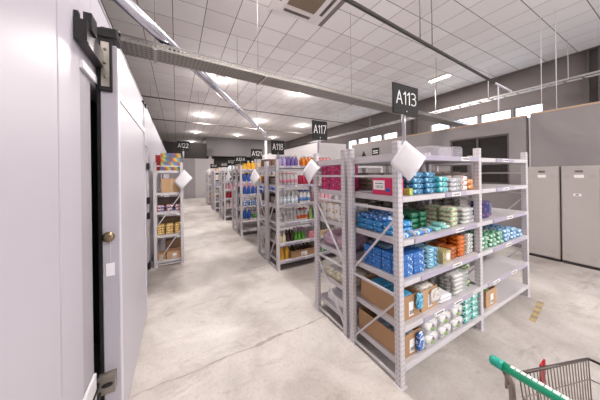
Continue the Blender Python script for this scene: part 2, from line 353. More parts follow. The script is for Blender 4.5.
# cold room on the left: insulated panels, doors
CX, CH = -.46, 2.95
M_CORE = mat('cfccd4', .4); DYA = 1.83
cw = MB(); OY0, OY1, OZ = 1.765, 2.95, 2.36
cw.box(CX-.1, CX-.012, -2.5, OY0, 0, CH); cw.box(CX-.1, CX-.012, OY1, 18, 0, CH); cw.box(CX-.1, CX-.012, OY0, OY1, OZ, CH)
cwl = struct(cw.build('wall_left', M_CORE))
for y0, y1 in ((-2.5, -1.1), (-1.1, .12), (.12, 1.33), (1.336, 1.586), (3.0, 4.2), (4.2, 5.4), (5.4, 6.6), (6.6, 7.8), (7.8, 9.0), (9.0, 12), (12, 15), (15, 18)):
    MB().bevbox(CX-.012, CX, y0+.002, y1-.002, 0, CH, .003).build('panel', M_WALLW, cwl)
MB().bevbox(CX-.012, CX, OY0+.002, OY1+.048, OZ+.002, CH, .003).build('panel', M_WALLW, cwl)
MB().box(CX-.104, CX+.006, -2.5, 18, CH, CH+.012).build('capping', M_WALLW, cwl)
MB().bevbox(CX-.012, CX, 1.588, OY0-.002, OZ, CH, .003).build('panel', M_WALLW, cwl)
MB().box(CX-.1, CX-.006, 1.59, OY0-.001, 0, OZ).box(CX-.1, CX-.004, OY0, OY1, OZ-.03, OZ-.001).build('door_frame', mat('a39ea4', .45), cwl)
MB().box(CX-.005, CX+.012, 1.59, DYA, OZ-.01, OZ+.035).build('lit_lintel_edge', mat('e2dfe6', .35), cwl)  # pale strip, the lit lintel underside is put into its colour
MB().bevbox(CX-.004, CX+.012, 1.52, OY0-.02, .0, .55, .003).build('kick_plate', mat('d9d6da', .35), cwl)
# cold room interior
struct(MB().box(-3, CX-.75, -2, 4.5, .0, 2.8).box(-3, CX-.1, 2.98, 3.05, 0, 2.8).box(CX-.75, CX-.1, -2.0, -1.95, 0, 2.8).box(CX-.75, CX-.1, -2, 3, 2.8, 2.86).build('wall_cold_room', mat('5f6462', .7)))
struct(MB().box(CX-.75, CX+.0, -1.9, 2.97, 0, .012).build('trim_threshold', mat('b4aeac', .5)))
# sliding door
d1 = struct(empty('door_1', (0, 0, 0)))
DY0, DY1, DX0, DX1, DZ1 = 1.85, 3.28, -.438, -.350, 2.63
MB().bevbox(DX0, DX1, DY0, DY1, .015, DZ1, .004).build('leaf', M_WALLW, d1)
MB().box(DX1, DX1+.006, DY0+.001, DY0+.05, .02, DZ1-.01).box(DX1, DX1+.006, DY1-.05, DY1-.001, .02, DZ1-.01).box(DX1, DX1+.006, DY0+.05, DY1-.05, 2.28, 2.34).build('edge_profile', mat('d3cfd8', .35), d1)
MB().box(DX0-.018, DX0-.001, DY0+.0, DY0+.055, .02, DZ1-.02).build('gasket', M_BLACK, d1)
MB().bevbox(DX0, DX1-.02, DY0-.022, DY0-.001, 2.31, 2.66, .004).build('hanger_frame', M_BLACK, d1)
hp = MB().box(DX0+.012, DX1-.034, DY0-.028, DY0-.022, 2.34, 2.63).build('hanger_plate', M_STEEL, d1)
for z in (2.40, 2.49, 2.58):
    MB().lathe([(.009, 0), (.009, .006), (.004, .009)], 8).build('bolt', mat('7c7269', .35, .7), hp, (DX0+.034, DY0-.028, z)).rotation_euler = (math.pi/2, 0, 0)
mb = MB().bevbox(DX0-.01, DX1+.012, DY0-.03, DY0+.10, 2.66, 2.72, .006)
for k in range(3): mb.lathe([(.028, -.01), (.028, .01)], 12, 0, (DX0+.02+.03*k, DY0+.035, 2.735))
mb.build('roller_carriage', M_BLACK, d1)
k = MB().lathe([(.012, 0), (.014, .012), (.030, .018), (.034, .032), (.026, .042), (.008, .045)], 16).build('knob', mat('8a7a62', .25, .8), d1, (-.398, DY0-.001, 1.353)); k.rotation_euler = (math.pi/2, 0, 0)
tg = MB().box(-.022, .024, -.002, 0, -.04, .045).build('tag', M_PAPER, d1, (-.397, DY0-.004, 1.128)); MB().tube([(0, 0, .045), (.003, -.001, .16), (0, 0, .2)], .0015, 5).build('string', M_CARD, tg)
gm = MB().box(-.045, .045, -.05, 0, -.05, .06); gm.build('floor_guide', mat('8f8780', .4, .5), d1, (-.415, DY0-.001, .40))
k = MB().lathe([(.03, 0), (.03, .004)], 14, 0, (0, 0, 0), .45).build('slot', M_BLACK, d1, (-.41, DY0-.052, .41)); k.rotation_euler = (math.pi/2, 0, 0)
MB().box(-.448, -.44, 1.56, DY0-.06, .36, .385).box(-.47, -.448, 1.58, DY0-.06, .42, .45).build('guide_rail', M_BLACK, d1)
# overhead rail of the sliding door
rl = struct(empty('trim_door_rail', (0, 0, 0)))
MB().box(CX+.002, CX+.042, 1.536, 3.62, 2.50, 2.55).box(CX+.042, CX+.05, 1.536, 3.62, 2.46, 2.56).box(CX+.002, CX+.042, 1.536, 3.62, 2.46, 2.47).build('rail', mat('3d393b', .4, .3), rl)
MB().box(CX+.002, CX+.055, 1.50, 1.535, 2.46, 2.57).box(CX+.002, CX+.02, 1.505, 1.53, 2.57, 2.61).box(CX+.03, CX+.066, 1.535, 1.62, 2.54, 2.63).build('end_stop', M_BLACK, rl)
MB().box(CX+.002, CX+.09, 3.5, 3.56, 2.60, 2.76).box(CX+.01, CX+.11, 3.52, 3.6, 2.68, 2.72).build('end_stop', M_BLACK, rl)
# flush hinged door further on
d2 = struct(empty('door_2', (0, 0, 0)))
MB().bevbox(CX+.002, CX+.035, 3.42, 4.16, .02, 2.2, .004).build('leaf', M_WALLW, d2)
MB().box(CX+.002, CX+.05, 4.17, 4.26, 0, 2.26).box(CX+.002, CX+.05, 3.34, 3.41, 0, 2.26).box(CX+.002, CX+.05, 3.41, 4.17, 2.21, 2.26).build('frame', mat('bdb9bf', .4), d2)
for z in (1.352, 1.107, .308, 1.9): MB().bevbox(CX+.036, CX+.075, 4.12, 4.25, z-.05, z+.05, .004).build('hinge', M_BLACK, d2)
MB().bevbox(CX+.001, CX+.04, 4.30, 4.42, 1.52, 1.62, .006).build('switch_box', mat('eceaf0', .4), cwl)

# ================================================================== CEILING FITTINGS
lampm = emit('fff6ea', 20)
ring = MB().lathe([(.13, 0), (.15, -.012), (.15, -.05), (.11, -.055)], 20).mesh('housing', mat('d8d3d0', .4))
disc = MB().lathe([(.02, -.06), (.06, -.052), (.09, -.032), (.105, 0)], 20).mesh('diffuser', lampm)
lamp_rows = [(x, y) for y in (-2.8, 2.4, 7.6, 12.9, 18.1, 23.4) for x in (1.35, 4.5, 7.7)]
random.seed(1)
for (x, y) in lamp_rows:
    if (x, y) in ((4.5, 2.4), (7.7, 2.4), (4.5, 23.4), (7.7, 23.4), (7.7, 7.6)): continue
    where = {2.4: 'above the racks', -2.8: 'over the open floor', 7.6: 'beyond the cable tray', 12.9: 'deep in the hall', 18.1: 'before the bulkhead', 23.4: 'behind the bulkhead'}[y]
    t = empty('ceiling_light', (x, y, CEIL-.004), label='round white ceiling lamp %s, glowing' % where, cat='ceiling light', group='round lamps '+where)
    place('housing', ring, t); place('diffuser', disc, t, (0, 0, -.055))
    PWR = LAMP_W*(.55 if y > 15 else 1)
    L = bpy.data.lights.new('downlight_bulb', 'AREA'); L.shape = 'DISK'; L.size = .2; L.energy = PWR*.66; L.color = (1, .95, .91)
    lo = bpy.data.objects.new('downlight_bulb', L); C.objects.link(lo); lo.parent = t; lo.location = (0, 0, -.125)
    L = bpy.data.lights.new('dome_glow', 'POINT'); L.shadow_soft_size = .10; L.energy = PWR*(.16 if y > 5 else .6); L.color = (1, .95, .91)
    lo = bpy.data.objects.new('downlight_bulb', L); C.objects.link(lo); lo.parent = t; lo.location = (0, 0, -.24)
t = empty('strip_light', (8.13, 4.28, CEIL-.004), label='short rectangular white ceiling light near the window wall', cat='ceiling light')
MB().bevbox(-.11, .11, -.34, .34, -.07, 0, .01).build('housing', mat('d8d3d0', .4), t); MB().box(-.09, .09, -.32, .32, -.076, -.07).build('diffuser', lampm, t)
L = bpy.data.lights.new('strip_tube', 'AREA'); L.shape = 'RECTANGLE'; L.size = .18; L.size_y = .64; L.energy = LAMP_W; L.color = (1, .95, .9)
lo = bpy.data.objects.new('strip_tube', L); C.objects.link(lo); lo.parent = t; lo.location = (0, 0, -.09)

# air conditioning cassette
t = empty('air_conditioner', (AC[0], AC[1], CEIL), label='square white ceiling cassette air conditioner with brown intake grille', cat='air conditioner')
mb = MB().bevbox(-.585, .585, -.585, .585, -.028, .006, .008); mb.build('panel', mat('e6e0de', .5), t)
MB().box(-.36, .36, -.36, .36, -.040, -.029).build('grille_frame', mat('e2dbd8', .5), t)
g = MB().box(-.31, .31, -.31, .31, -.042, -.040).build('intake_grille', mat('7d6c5c', .8), t)
mb = MB()
for i in range(-7, 8): mb.box(i*.04-.004, i*.04+.004, -.31, .31, -.046, -.042)
mb.build('grille_slats', mat('8f7e6d', .7), g)
for a in range(4):
    v = MB().box(-.30, .30, .43, .50, -.034, -.028); o = v.build('air_vent', mat('6e6562', .7), t, (0, 0, 0), a*math.pi/2)
    MB().box(-.28, .10, .45, .47, -.040, -.034).build('louvre', mat('4c4543', .6), o)

# perforated cable tray
TR = math.radians(4.0)
t = empty('cable_tray', (-.9, 2.93, 3.15), TR*1, label='galvanised perforated cable tray hung across the aisle below the ceiling', cat='cable tray')
MT = tray_mat()
mb = MB().box(0, 9.0, -.15, .15, 0, .003).box(0, 9.0, -.153, -.15, 0, .075).box(0, 9.0, .15, .153, 0, .075)
mb.build('channel', MT, t)
MB().box(0, 9.0, -.157, -.145, .072, .078).box(0, 9.0, .145, .157, .072, .078).build('lip', M_GALV, t)
MB().tube([(0, -.035, .018), (3, -.03, .017), (6, -.038, .018), (9, -.033, .017)], .012, 6).build('cable', M_BLACK, t)
for cy_ in (-.125, -.10, -.07, .0, .03, .06, .09, .12):
    MB().tube([(0, cy_, .018), (2.5, cy_+.005, .017), (6, cy_-.004, .018), (9, cy_, .017)], .013, 6).build('cable', M_BLACK, t)
for x in (.7, 2.05, 4.1, 7.6):
    MB().tube([(x, .135, .05), (x, .135, CEIL-3.155)], .004, 6).build('suspension_rod', mat('8a8380', .4, .5), t)
    MB().box(x-.015, x+.015, -.165, .165, -.014, -.002).build('bracket', M_GALV, t)
# sprinkler / ventilation pipe running diagonally
t = empty('ceiling_pipe', (0, 0, 0), label='shiny silver pipe running diagonally under the ceiling and dropping between racks', cat='pipe')
A, B = Vector((-.99, 1.48, 3.325)), Vector((3.21, 8.23, 3.32))
pm = mat('c3c3cd', .2, .85, var=.03)
MB().tube([A, A.lerp(B, .4), A.lerp(B, .96), B+Vector((.0, .03, -.06)), B+Vector((0, .04, -.22))], .062, 16).build('main_pipe', pm, t)
MB().tube([B+Vector((0, .04, -.20)), Vector((B.x, B.y+.04, .01))], .05, 12).build('drop_pipe', mat('c9c6cb', .4), t)
for k in (.12, .55, .8):
    p = A.lerp(B, k); MB().lathe([(.07, -.03), (.07, .03)], 16).build('clamp', M_GALV, t, p).rotation_euler = (B-A).to_track_quat('Z', 'Y').to_euler()
    MB().tube([p+Vector((0, 0, .06)), (p.x, p.y, CEIL-.004)], .004, 6).build('suspension_rod', mat('6f6866', .4, .5), t)
# dark busbar rail with white batten at its end
t = empty('busbar_rail', (0, 0, 0), label='dark lighting rail crossing the ceiling above the racks', cat='rail')
RA, RB = Vector((.6, 1.70, 3.60)), Vector((5.95, 2.05, 3.60))
MB().beam(RA, RB, .03, .034).build('rail_body', mat('3a3634', .5), t)
MB().beam(RB, Vector((6.95, 2.10, 3.60)), .03, .03).build('batten', mat('e8e6ee', .35), t)
MB().tube([(6.15, 2.06, 3.575), (6.15, 2.06, 2.99)], .012, 8).build('drop_rod', mat('dcd9df', .4), t)
for x, y in ((3.4, 1.883), (3.07, 1.862)):
    MB().tube([(x, y, 3.62), (x+.02, y+.01, 4.1), (x-.02, y, 4.5), (x+.01, y+.02, CEIL-.004)], .006, 6).build('suspension_cable', mat('4e4947', .5), t)
# thin conduits under the ceiling
for y, ya, z in ((9.3, 9.55, 4.6), (12.9, 13.5, 4.62)):
    t = empty('ceiling_conduit', (0, 0, 0), label='thin dark conduit spanning the ceiling %s' % ('beyond the cable tray' if y < 10 else 'deep in the hall, second from tray'), cat='conduit')
    MB().tube([(-4, y-.05, z), (3, (y+ya)/2, z), (10.1, ya+.1, z)], .025, 8).build('tube', mat('6c6462', .5), t)
    for x in (-.8, .8, 3.2, 5.6, 8):
        MB().tube([(x, y+(ya-y)*(x+1)/10, z+.02), (x, y+(ya-y)*(x+1)/10, CEIL-.004)], .005, 6).build('suspension_rod', mat('7a7270', .5), t)
# cable ladder along the window wall
t = empty('cable_ladder', (0, 0, 0), label='grey cable ladder running below the ceiling along the window wall', cat='cable ladder')
for x in (8.85, 9.12): MB().beam((x, -3, 4.06), (x, 14, 4.06), .025, .045).build('side_rail', mat('b0abab', .5, .3), t)
rung = MB().box(-.12, .12, -.02, .02, -.012, .012).mesh('rung', mat('a8a3a4', .5, .3))
for k in range(56): place('rung', rung, t, (8.985, -2.8+k*.3, 4.05))
for y in (1.6, 3.2, 4.8, 8.0): MB().tube([(8.83, y, 4.05), (8.83, y, CEIL-.004)], .008, 6).build('suspension_rod', mat('cac6ca', .4), t)
t = empty('suspension_wire_set', (5.9, 3.9, 0), label='thin white wire pair hanging from the ceiling to the partition top', cat='wire')
for dx, dy in ((1.0, -2.29), (1.0, -2.496)): MB().tube([(dx, dy, PH+.07), (dx, dy, CEIL-.004)], .005, 6).build('wire', mat('e4e1e6', .4), t)

# ================================================================== SHELVING RACKS
LV = [1.85, 1.50, 1.14, .806, .436, .12]      # underside of each shelf's front beam
ORD = ['top', 'second', 'third', 'fourth', 'fifth', 'bottom']
TOPZ = .045                                   # deck above that underside
BAYW, PW = 1.35, .055
post_me = MB().bevbox(-PW/2, PW/2, -PW/2, PW/2, 0, 2.0, .003).mesh('post', M_POST)
foot_me = MB().box(-.04, .04, -.04, .04, 0, .004).mesh('foot_plate', M_RACK)
_rk = {}
def rack_meshes(dep):
    if dep in _rk: return _rk[dep]
    w = BAYW-PW
    deck = MB().box(0, w, .022, dep-.022, TOPZ-.02, TOPZ).box(0, .012, .022, dep-.022, TOPZ-.05, TOPZ-.02).box(w-.012, w, .022, dep-.022, TOPZ-.05, TOPZ-.02).mesh('shelf', M_DECK)
    beam = MB().bevbox(0, w, -.002, .022, 0, TOPZ, .003).mesh('front_beam', M_RACK)
    back = MB().bevbox(0, w, dep-.022, dep, 0, TOPZ, .003).mesh('rear_beam', M_RACK)
    a, b = PW*.8, dep-PW*.8
    hb = MB().beam((0, a, 0), (0, b, 0), .018, .022).mesh('cross_bar', M_RACK)
    d1 = MB().beam((0, a, 1.37), (0, b, .76), .014, .02, upv=(1, 0, 0)).mesh('diagonal_brace', M_RACK)
    d2 = MB().beam((0, a, .68), (0, b, .07), .014, .02, upv=(1, 0, 0)).mesh('diagonal_brace', M_RACK)
    _rk[dep] = (deck, beam, back, hb, d1, d2); return _rk[dep]
def make_rack(x, y, rz, dep, label, nb=2, levels=LV, bars=(1.895, 1.715, 1.43, .72, .035)):
    t = empty('shelving_rack', (x, y, 0), rz, label, 'shelving', 'grey steel shelving racks')
    deck, beam, back, hb, d1, d2 = rack_meshes(dep)
    for i in range(nb+1):
        px = PW/2+i*BAYW
        for py in (PW/2, dep-PW/2):
            place('post', post_me, t, (px, py, 0)); place('foot_plate', foot_me, t, (px, py, 0))
        for z in bars: place('cross_bar', hb, t, (px, 0, z))
        place('diagonal_brace', d1, t, (px, 0, 0)); place('diagonal_brace', d2, t, (px, 0, 0))
    for i in range(nb):
        for z in levels:
            s = place('shelf', deck, t, (PW+i*BAYW, 0, z)); place('front_beam', beam, s); place('rear_beam', back, s)
    return t
RX = 1.575
racks = {}
spec = [('A113', 1.15, 0, .59, 'long steel rack signed A113, loaded with packs of wipes and cartons'),
        ('A117', 2.375, math.pi, .59, 'steel rack signed A117 standing back to back with rack A113'),
        ('A118', 3.565, 0, .53, 'steel rack signed A118 full of bottles with purple bottles on top'),
        ('A121', 4.65, math.pi, .53, 'steel rack signed A121 standing back to back with rack A118'),
        ('A124', 6.06, 0, .53, 'steel rack signed A124 holding blue jugs and yellow jugs on top'),
        ('R3b', 7.15, math.pi, .53, 'steel rack standing back to back with rack A124'),
        ('R4', 8.45, 0, .53, 'steel rack with black, pink and red bottles facing the aisle'),
        ('R4b', 9.54, math.pi, .53, 'steel rack back to back behind the pink and red bottles'),
        ('R5', 10.85, 0, .53, 'distant steel rack with orange and pale goods on top'),
        ('R5b', 11.94, math.pi, .53, 'distant steel rack back to back behind the orange goods'),
        ('R6', 13.25, 0, .53, 'farthest steel rack near the end wall, mixed pale goods'),
        ('R6b', 14.34, math.pi, .53, 'farthest steel rack back to back nearest the end wall')]
for k, y, rz, dep, lab in spec:
    racks[k] = make_rack(RX if rz == 0 else RX+2*BAYW+PW, y, rz, dep, lab)
A122X = .115
LV2 = [1.80, 1.37, 1.0, .55, .06]
racks['A122'] = make_rack(A122X, 4.85, math.pi/2, .51, 'steel rack signed A122 against the white cold room wall', 2, LV2, bars=(1.93, .035))

# label strips and price cards on the near rack
random.seed(11)
def strip2(rack, bay, lev, x0, x1, cards):
    s = MB().bevbox(x0, x1, -.010, -.003, .002, .046, .002).build('label_strip', M_STRIP, racks[rack], (PW+bay*BAYW, 0, LV[lev]))
    for c in cards:
        k = MB().box(-.08, .08, -.0125, -.0102, .006, .042).build('price_card', M_CARD, None, (c, 0, 0)); k.parent = s
        # printed code on the card: part of the card's print
        me = k.data; me.materials.append(M_INK)
        mb = MB(); mb.box(-.08, .08, -.0125, -.0102, .006, .042)
        x = -.07
        for i in range(9):
            wd = random.choice((.006, .009, .012)); mb.box(x, x+wd, -.0130, -.0124, .016, .032, 1); x += wd+.005
            if i == 0: x += .014
        k.data = mb.mesh('price_card', [M_CARD, M_INK])
strip2('A113', 0, 0, .0, 1.27, [.98]); strip2('A113', 0, 1, .62, 1.00, [.80]); strip2('A113', 0, 2, .14, 1.22, [.86])
strip2('A113', 0, 3, .22, 1.22, [.80]); strip2('A113', 0, 4, .25, 1.1, [.48, .80]); strip2('A113', 1, 0, .35, .85, [.6])
strip2('A113', 1, 1, .35, .85, [.6]); strip2('A113', 1, 2, .25, 1.2, [.7]); strip2('A113', 1, 3, .25, 1.2, [.65]); strip2('A113', 1, 4, .1, 1.2, [.3, .8])
for i in range(6):
    strip2('A118', 0, i, .1, 1.2, [.35+.05*i % .3, .8])
    strip2('A124', 0, i, .1, 1.2, [.3, .7])
    strip2('R4', 0, i, .1, 1.2, [.3])

# aisle signs on posts
lw = mat('f4f2f2', .5, key='signwhite')
def aisle_sign(txt, x, y, z, wd, ht, label, px=RX+PW/2):
    t = empty('aisle_sign', (x, y, 0), 0, label, 'sign', 'dark aisle number signs')
    MB().bevbox(-wd/2, wd/2, -.006, .006, z, z+ht, .002).build('sign_plate', M_SIGN, t)
    me = text_mesh(txt, ht*.42, lw)
    k = place('lettering', me, t, (0, -.0075, z+ht*.55), 0, (math.pi/2, 0, 0))
    tw = max(v.co.x for v in me.vertices)-min(v.co.x for v in me.vertices)
    k.scale = (min(1.1, wd*.84/tw), 1, 1)
    MB().tube([(0, .02, 2.009), (0, .02, z+.06)], .016, 10).build('pole', M_GALV, t)
    MB().box(min(px-x, 0)-.02, max(px-x, 0)+.02, 0, .04, 2.002, 2.009).build('bracket', M_GALV, t)
    MB().lathe([(.005, 0), (.005, .004)], 8).build('rivet', M_CARD, t, (0, -.007, z+.025)).rotation_euler = (math.pi/2, 0, 0)
    return t
aisle_sign('A113', 1.70, 1.16, 2.228, .325, .245, 'large dark sign reading A113 on a pole at the rack end')
aisle_sign('A117', 1.655, 2.33, 2.185, .235, .245, 'dark sign reading A117 on a pole at the rack end')
aisle_sign('A118', 1.615, 3.575, 2.095, .25, .255, 'dark sign reading A118 above the purple bottles')
aisle_sign('A121', 1.57, 4.605, 2.08, .26, .225, 'dark sign reading A121 on the rack behind the bottle rack')
aisle_sign('A124', 1.59, 6.07, 2.06, .33, .20, 'dark sign reading A124 above the yellow jugs')
aisle_sign('A127', 1.58, 7.10, 2.05, .30, .20, 'small dark sign above the rack behind the yellow jugs')
aisle_sign('A130', 1.60, 8.46, 2.03, .30, .18, 'small distant dark sign above the black and pink bottles')
aisle_sign('A131', 1.58, 10.86, 2.06, .34, .20, 'tiny distant dark sign above the orange goods')
aisle_sign('A122', .125, 4.855, 2.235, .225, .195, 'dark sign reading A122 above the rainbow striped boxes', .0875)
# sheets of paper hanging by one corner from the rack posts
def sheet(x, y, az, top, left, bot, right, label, curl=.02):
    """corner offsets in the plane (horizontal, vertical); normal faces azimuth az"""
    h = Vector((math.cos(az), -math.sin(az), 0)); nrm = Vector((-math.sin(az), -math.cos(az), 0)); N = 6; vs = []
    for lay in (0, 1):
        for j in range(N+1):
            for i in range(N+1):
                a, b = i/N, j/N
                p = Vector(top)*(1-a)*(1-b)+Vector(left)*a*(1-b)+Vector(right)*(1-a)*b+Vector(bot)*a*b
                q = h*p.x+Vector((0, 0, p.y))+nrm*(curl*math.sin(a*3.0)*(.4+b)+.012*a*b+lay*.0008); vs.append(q)
    W = N+1; q = [(j*W+i, j*W+i+1, (j+1)*W+i+1, (j+1)*W+i) for j in range(N) for i in range(N)]
    o = W*W; rim = [i for i in range(N)]+[j*W+N for j in range(N)]+[N*W+i for i in range(N, 0, -1)]+[j*W for j in range(N, 0, -1)]
    mb = MB().add(vs, [f[::-1] for f in q]+[tuple(i+o for i in f) for f in q]+[(a, b, b+o, a+o) for a, b in zip(rim, rim[1:]+rim[:1])], 0, True)
    return tag(mb.build('hanging_sheet', M_PAPER, None, (x, y, 0)), label, 'paper', 'white sheets hung on rack posts')
sheet(1.60, 1.10, .72, (0, 2.0), (-.115, 1.82), (.02, 1.675), (.145, 1.86), 'large white sheet hanging by a corner from the A113 rack post')
sheet(1.52, 2.33, 1.2, (.0, 1.93), (-.14, 1.775), (-.03, 1.60), (.127, 1.81), 'white sheet hanging by a corner from the A117 rack post')
sheet(.135, 4.815, .2, (0, 1.86), (-.19, 1.62), (-.05, 1.46), (.15, 1.69), 'white sheet hanging by a corner on rack A122')
sheet(1.52, 4.6, 1.0, (0, 1.87), (-.15, 1.66), (-.025, 1.48), (.14, 1.68), 'white sheet hanging by a corner from the A121 rack post')
sheet(1.47, 7.1, .8, (0, 1.85), (-.12, 1.65), (-.02, 1.48), (.11, 1.68), 'white sheet hanging by a corner on the rack behind A124')

# ================================================================== GOODS
_pk = {}
def pack(w, d, h, m):
    k = (w, d, h, m.name)
    if k not in _pk: _pk[k] = MB().pillow(w, d, h).mesh('pack', m)
    return _pk[k]
def carton_mesh(w, d, h, m, b=.004):
    k = ('c', w, d, h, m.name)
    if k not in _pk: _pk[k] = MB().bevbox(-w/2, w/2, -d/2, d/2, 0, h, b).mesh('carton', m)
    return _pk[k]
def put(name, me, spots, label, cat, jit=.004, jr=.06, group=None):
    out = []
    zs = sorted({round(p[2], 4) for p in spots}); nw = len(label.split())
    LAY = {2: ['lower layer', 'upper layer'], 3: ['bottom layer', 'middle layer', 'top layer'], 4: ['bottom layer', 'second layer', 'third layer', 'top layer'], 5: ['bottom layer', 'second layer', 'middle layer', 'fourth layer', 'top layer']}.get(len(zs))
    if LAY and zs[-1]-zs[0] > .34: LAY = None
    for p in spots:
        o = place(name, me, None, (p[0]+random.uniform(-jit, jit), p[1]+random.uniform(-jit, jit), p[2]+.001), (p[3] if len(p) > 3 else 0)+random.uniform(-jr, jr))
        tag(o, label+(', '+LAY[zs.index(round(p[2], 4))] if LAY and nw <= 14 and len(spots) > 3 else ''), cat, group or label); out.append(o)
    return out
def deck(l): return LV[l]+TOPZ
def grid(xs, ys, zs): return [(x, y, z) for x in xs for y in ys for z in zs]
def lv(z, h, n): return [z+i*h for i in range(n)]
random.seed(21)
F = 1.15                                     # front plane of rack A113
# ---- A113, first bay, second shelf
z = deck(1)
WB = printed('2f86b4', '1f5f93', 'a9d6e6', 16); WT = printed('2fa6b4', '59c6c9', 'd8f0ee', 16)
put('wipes_pack', pack(.175, .11, .05, WB), grid((1.915, 2.10), (F+.10, F+.23), lv(z, .05, 4)), 'blue wet wipes pack stacked four high on second shelf of rack A113', 'wipes')
put('wipes_pack', pack(.20, .11, .052, WT), grid((2.30,), (F+.09, F+.22), lv(z, .052, 3)), 'turquoise wet wipes pack stacked three high on second shelf of rack A113', 'wipes')
put('wipes_pack', pack(.19, .11, .046, printed('d9d5d6', 'e6e4e4', '99a3af', 12)), grid((2.52,), (F+.09, F+.22), lv(z, .046, 3)), 'white wet wipes pack beside the turquoise packs on rack A113', 'wipes')
put('wipes_pack', pack(.145, .11, .052, printed('e9e0d6', 'f5f0ec', 'c05a5a', 13, s1=.4, s2=.63)), grid((2.72,), (F+.10, F+.23), lv(z, .052, 3)), 'cream wipes pack with red mark next to orange packs on A113', 'wipes')
put('wipes_pack', pack(.115, .11, .058, printed('e07b25', 'ef9440', 'f8d6a8', 14)), grid((2.855,), (F+.10, F+.23), lv(z, .058, 2)), 'orange wipes pack stacked two high on second shelf of rack A113', 'wipes', jr=.03)
c = put('display_carton', carton_mesh(.12, .24, .15, mat('d02a5e', .4)), [(1.705, F+.20, z)], 'bright pink carton with white label on second shelf of rack A113', 'carton', jr=0)[0]
lb = MB().box(-.0615, -.060, -.02, .105, .045, .13).build('label', M_CARD, c)
mb = MB()
for i in range(6): mb.box(-.0622, -.0616, .0+i*.014, .004+i*.014, .06, .085)
mb.box(-.0622, -.0616, 0, .085, .10, .106).build('print', M_INK, lb)
MB().box(-.0615, -.060, -.075, -.03, .03, .062).build('badge', mat('3a5fa8', .5), c)
o = put('small_carton', carton_mesh(.045, .07, .06, printed('b6cc4a', 'd8dd7a', '7a9c2e', 20)), [(1.798, F+.045+.03, z+.0)], 'small lime green carton between pink carton and blue wipes', 'carton')
# clear film roll on the top shelf
o = MB().bevbox(-.20, .20, -.10, .10, 0, .115, .02).build('plastic_bag', glass('f4f2f6', .12, .84), None, (2.43, F+.20, deck(0)+.001))
tag(o, 'clear plastic bag lying on the top shelf of rack A113', 'plastic bag')
o = MB().bevbox(-.08, .08, -.09, .09, 0, .125, .015).build('plastic_bag', glass('f4f2f6', .12, .8), None, (2.76, F+.20, deck(0)+.001))
tag(o, 'small clear plastic bag beside the larger bag on rack A113', 'plastic bag')
o = MB().bevbox(-.06, .06, -.05, .05, 0, .075, .01).lathe([(.03, .075), (.045, .10), (.045, .11)], 10).build('tape_dispenser', M_BLACK, None, (2.06, F+.25, deck(0)+.001))
tag(o, 'small black tape dispenser on the top shelf of rack A113', 'dispenser')
# ---- third shelf
z = deck(2)
BL = printed('2480c4', '3c9ad6', 'cfe4f2', 13, s1=.45, s2=.62); BL2 = printed('2a62b0', '4f96d6', 'e6eef4', 11)
put('tissue_pack', pack(.15, .10, .055, BL), grid((1.725, 1.885), [F+.18+.11*i for i in range(4)], lv(z, .055, 2)), 'bright blue tissue pack in the double row on third shelf, A113', 'tissues', jr=.04)
put('tissue_pack', pack(.15, .10, .05, BL2), grid((1.725, 1.885), (F+.26, F+.38, F+.49), [z+.111]), 'pale blue tissue pack on top of the bright blue packs, A113', 'tissues', jr=.08)
put('tissue_pack', pack(.14, .09, .035, printed('e9eef4', '4fa3e0', '2a7fd0', 9)), [(1.74, F+.075, z, .1), (1.90, F+.075, z, -.06), (2.05, F+.075, z, .08)], 'flat blue and white pack at the front of third shelf, A113', 'tissues')
put('tissue_pack', pack(.13, .10, .055, printed('1e6b4c', '2f8f66', '10452f', 14)), grid((2.05, 2.19), (F+.22, F+.33), lv(z, .055, 3)), 'dark green tissue pack beside the blue ones on rack A113', 'tissues')
put('tissue_pack', pack(.13, .10, .032, printed('8fd0cf', '69b9a0', 'e2f1ee', 10)), [(2.20, F+.085, z+.0, .1), (2.34, F+.085, z, -.1), (2.27, F+.08, z+.032, .1)], 'pale mint flat pack at the shelf front of rack A113', 'tissues')
put('cotton_pack', pack(.16, .12, .05, printed('d9cfae', 'ece4cc', '7fae86', 12)), grid((2.50,), (F+.10, F+.24), lv(z, .05, 4)), 'cream cotton pack with green print on third shelf of A113', 'cotton')
put('cotton_pack', pack(.24, .13, .042, printed('d3d1cc', 'e2e0dc', 'a9acb2', 9)), grid((2.775,), (F+.10, F+.25), lv(z, .042, 4)), 'white cotton pack stacked four high beside the middle post, A113', 'cotton', jr=.07)
put('cotton_pack', pack(.20, .13, .05, printed('6d6a5e', '8d8a78', '57544c', 9)), grid((2.08, 2.36, 2.60), (F+.47,), lv(z, .05, 3)), 'dull olive pack in the back row of third shelf, A113', 'cotton', jr=.1)
# ---- fourth shelf
z = deck(3)
BB = printed('1c60ac', '2874c0', 'd5e2ee', 12, s1=.5, s2=.64)
put('tissue_box', carton_mesh(.155, .10, .062, BB), grid((1.735, 1.90), [F+.09+.105*i for i in range(4)], lv(z, .063, 3)), 'deep blue tissue box stacked three high on fourth shelf of A113', 'tissues', jr=.02)
put('tissue_pack', pack(.15, .10, .04, printed('47607a', '5e7488', '2a3744', 10)), grid((1.74, 1.91), (F+.25, F+.36), [z+.19]), 'slate coloured pack on top of the deep blue boxes, A113', 'tissues', jr=.08)
put('tissue_pack', pack(.17, .10, .045, printed('6fb9d4', 'bfe3ec', '2f7fae', 12)), grid((2.12,), (F+.09, F+.21), lv(z, .045, 4)), 'light blue striped pack stacked four high on rack A113', 'tissues')
c = put('flower_box', carton_mesh(.15, .12, .115, printed('b7a878', 'd6c79a', '7e8a4e', 16)), [(2.34, F+.10, z)], 'small box with a pale flower picture on fourth shelf, A113', 'carton')[0]
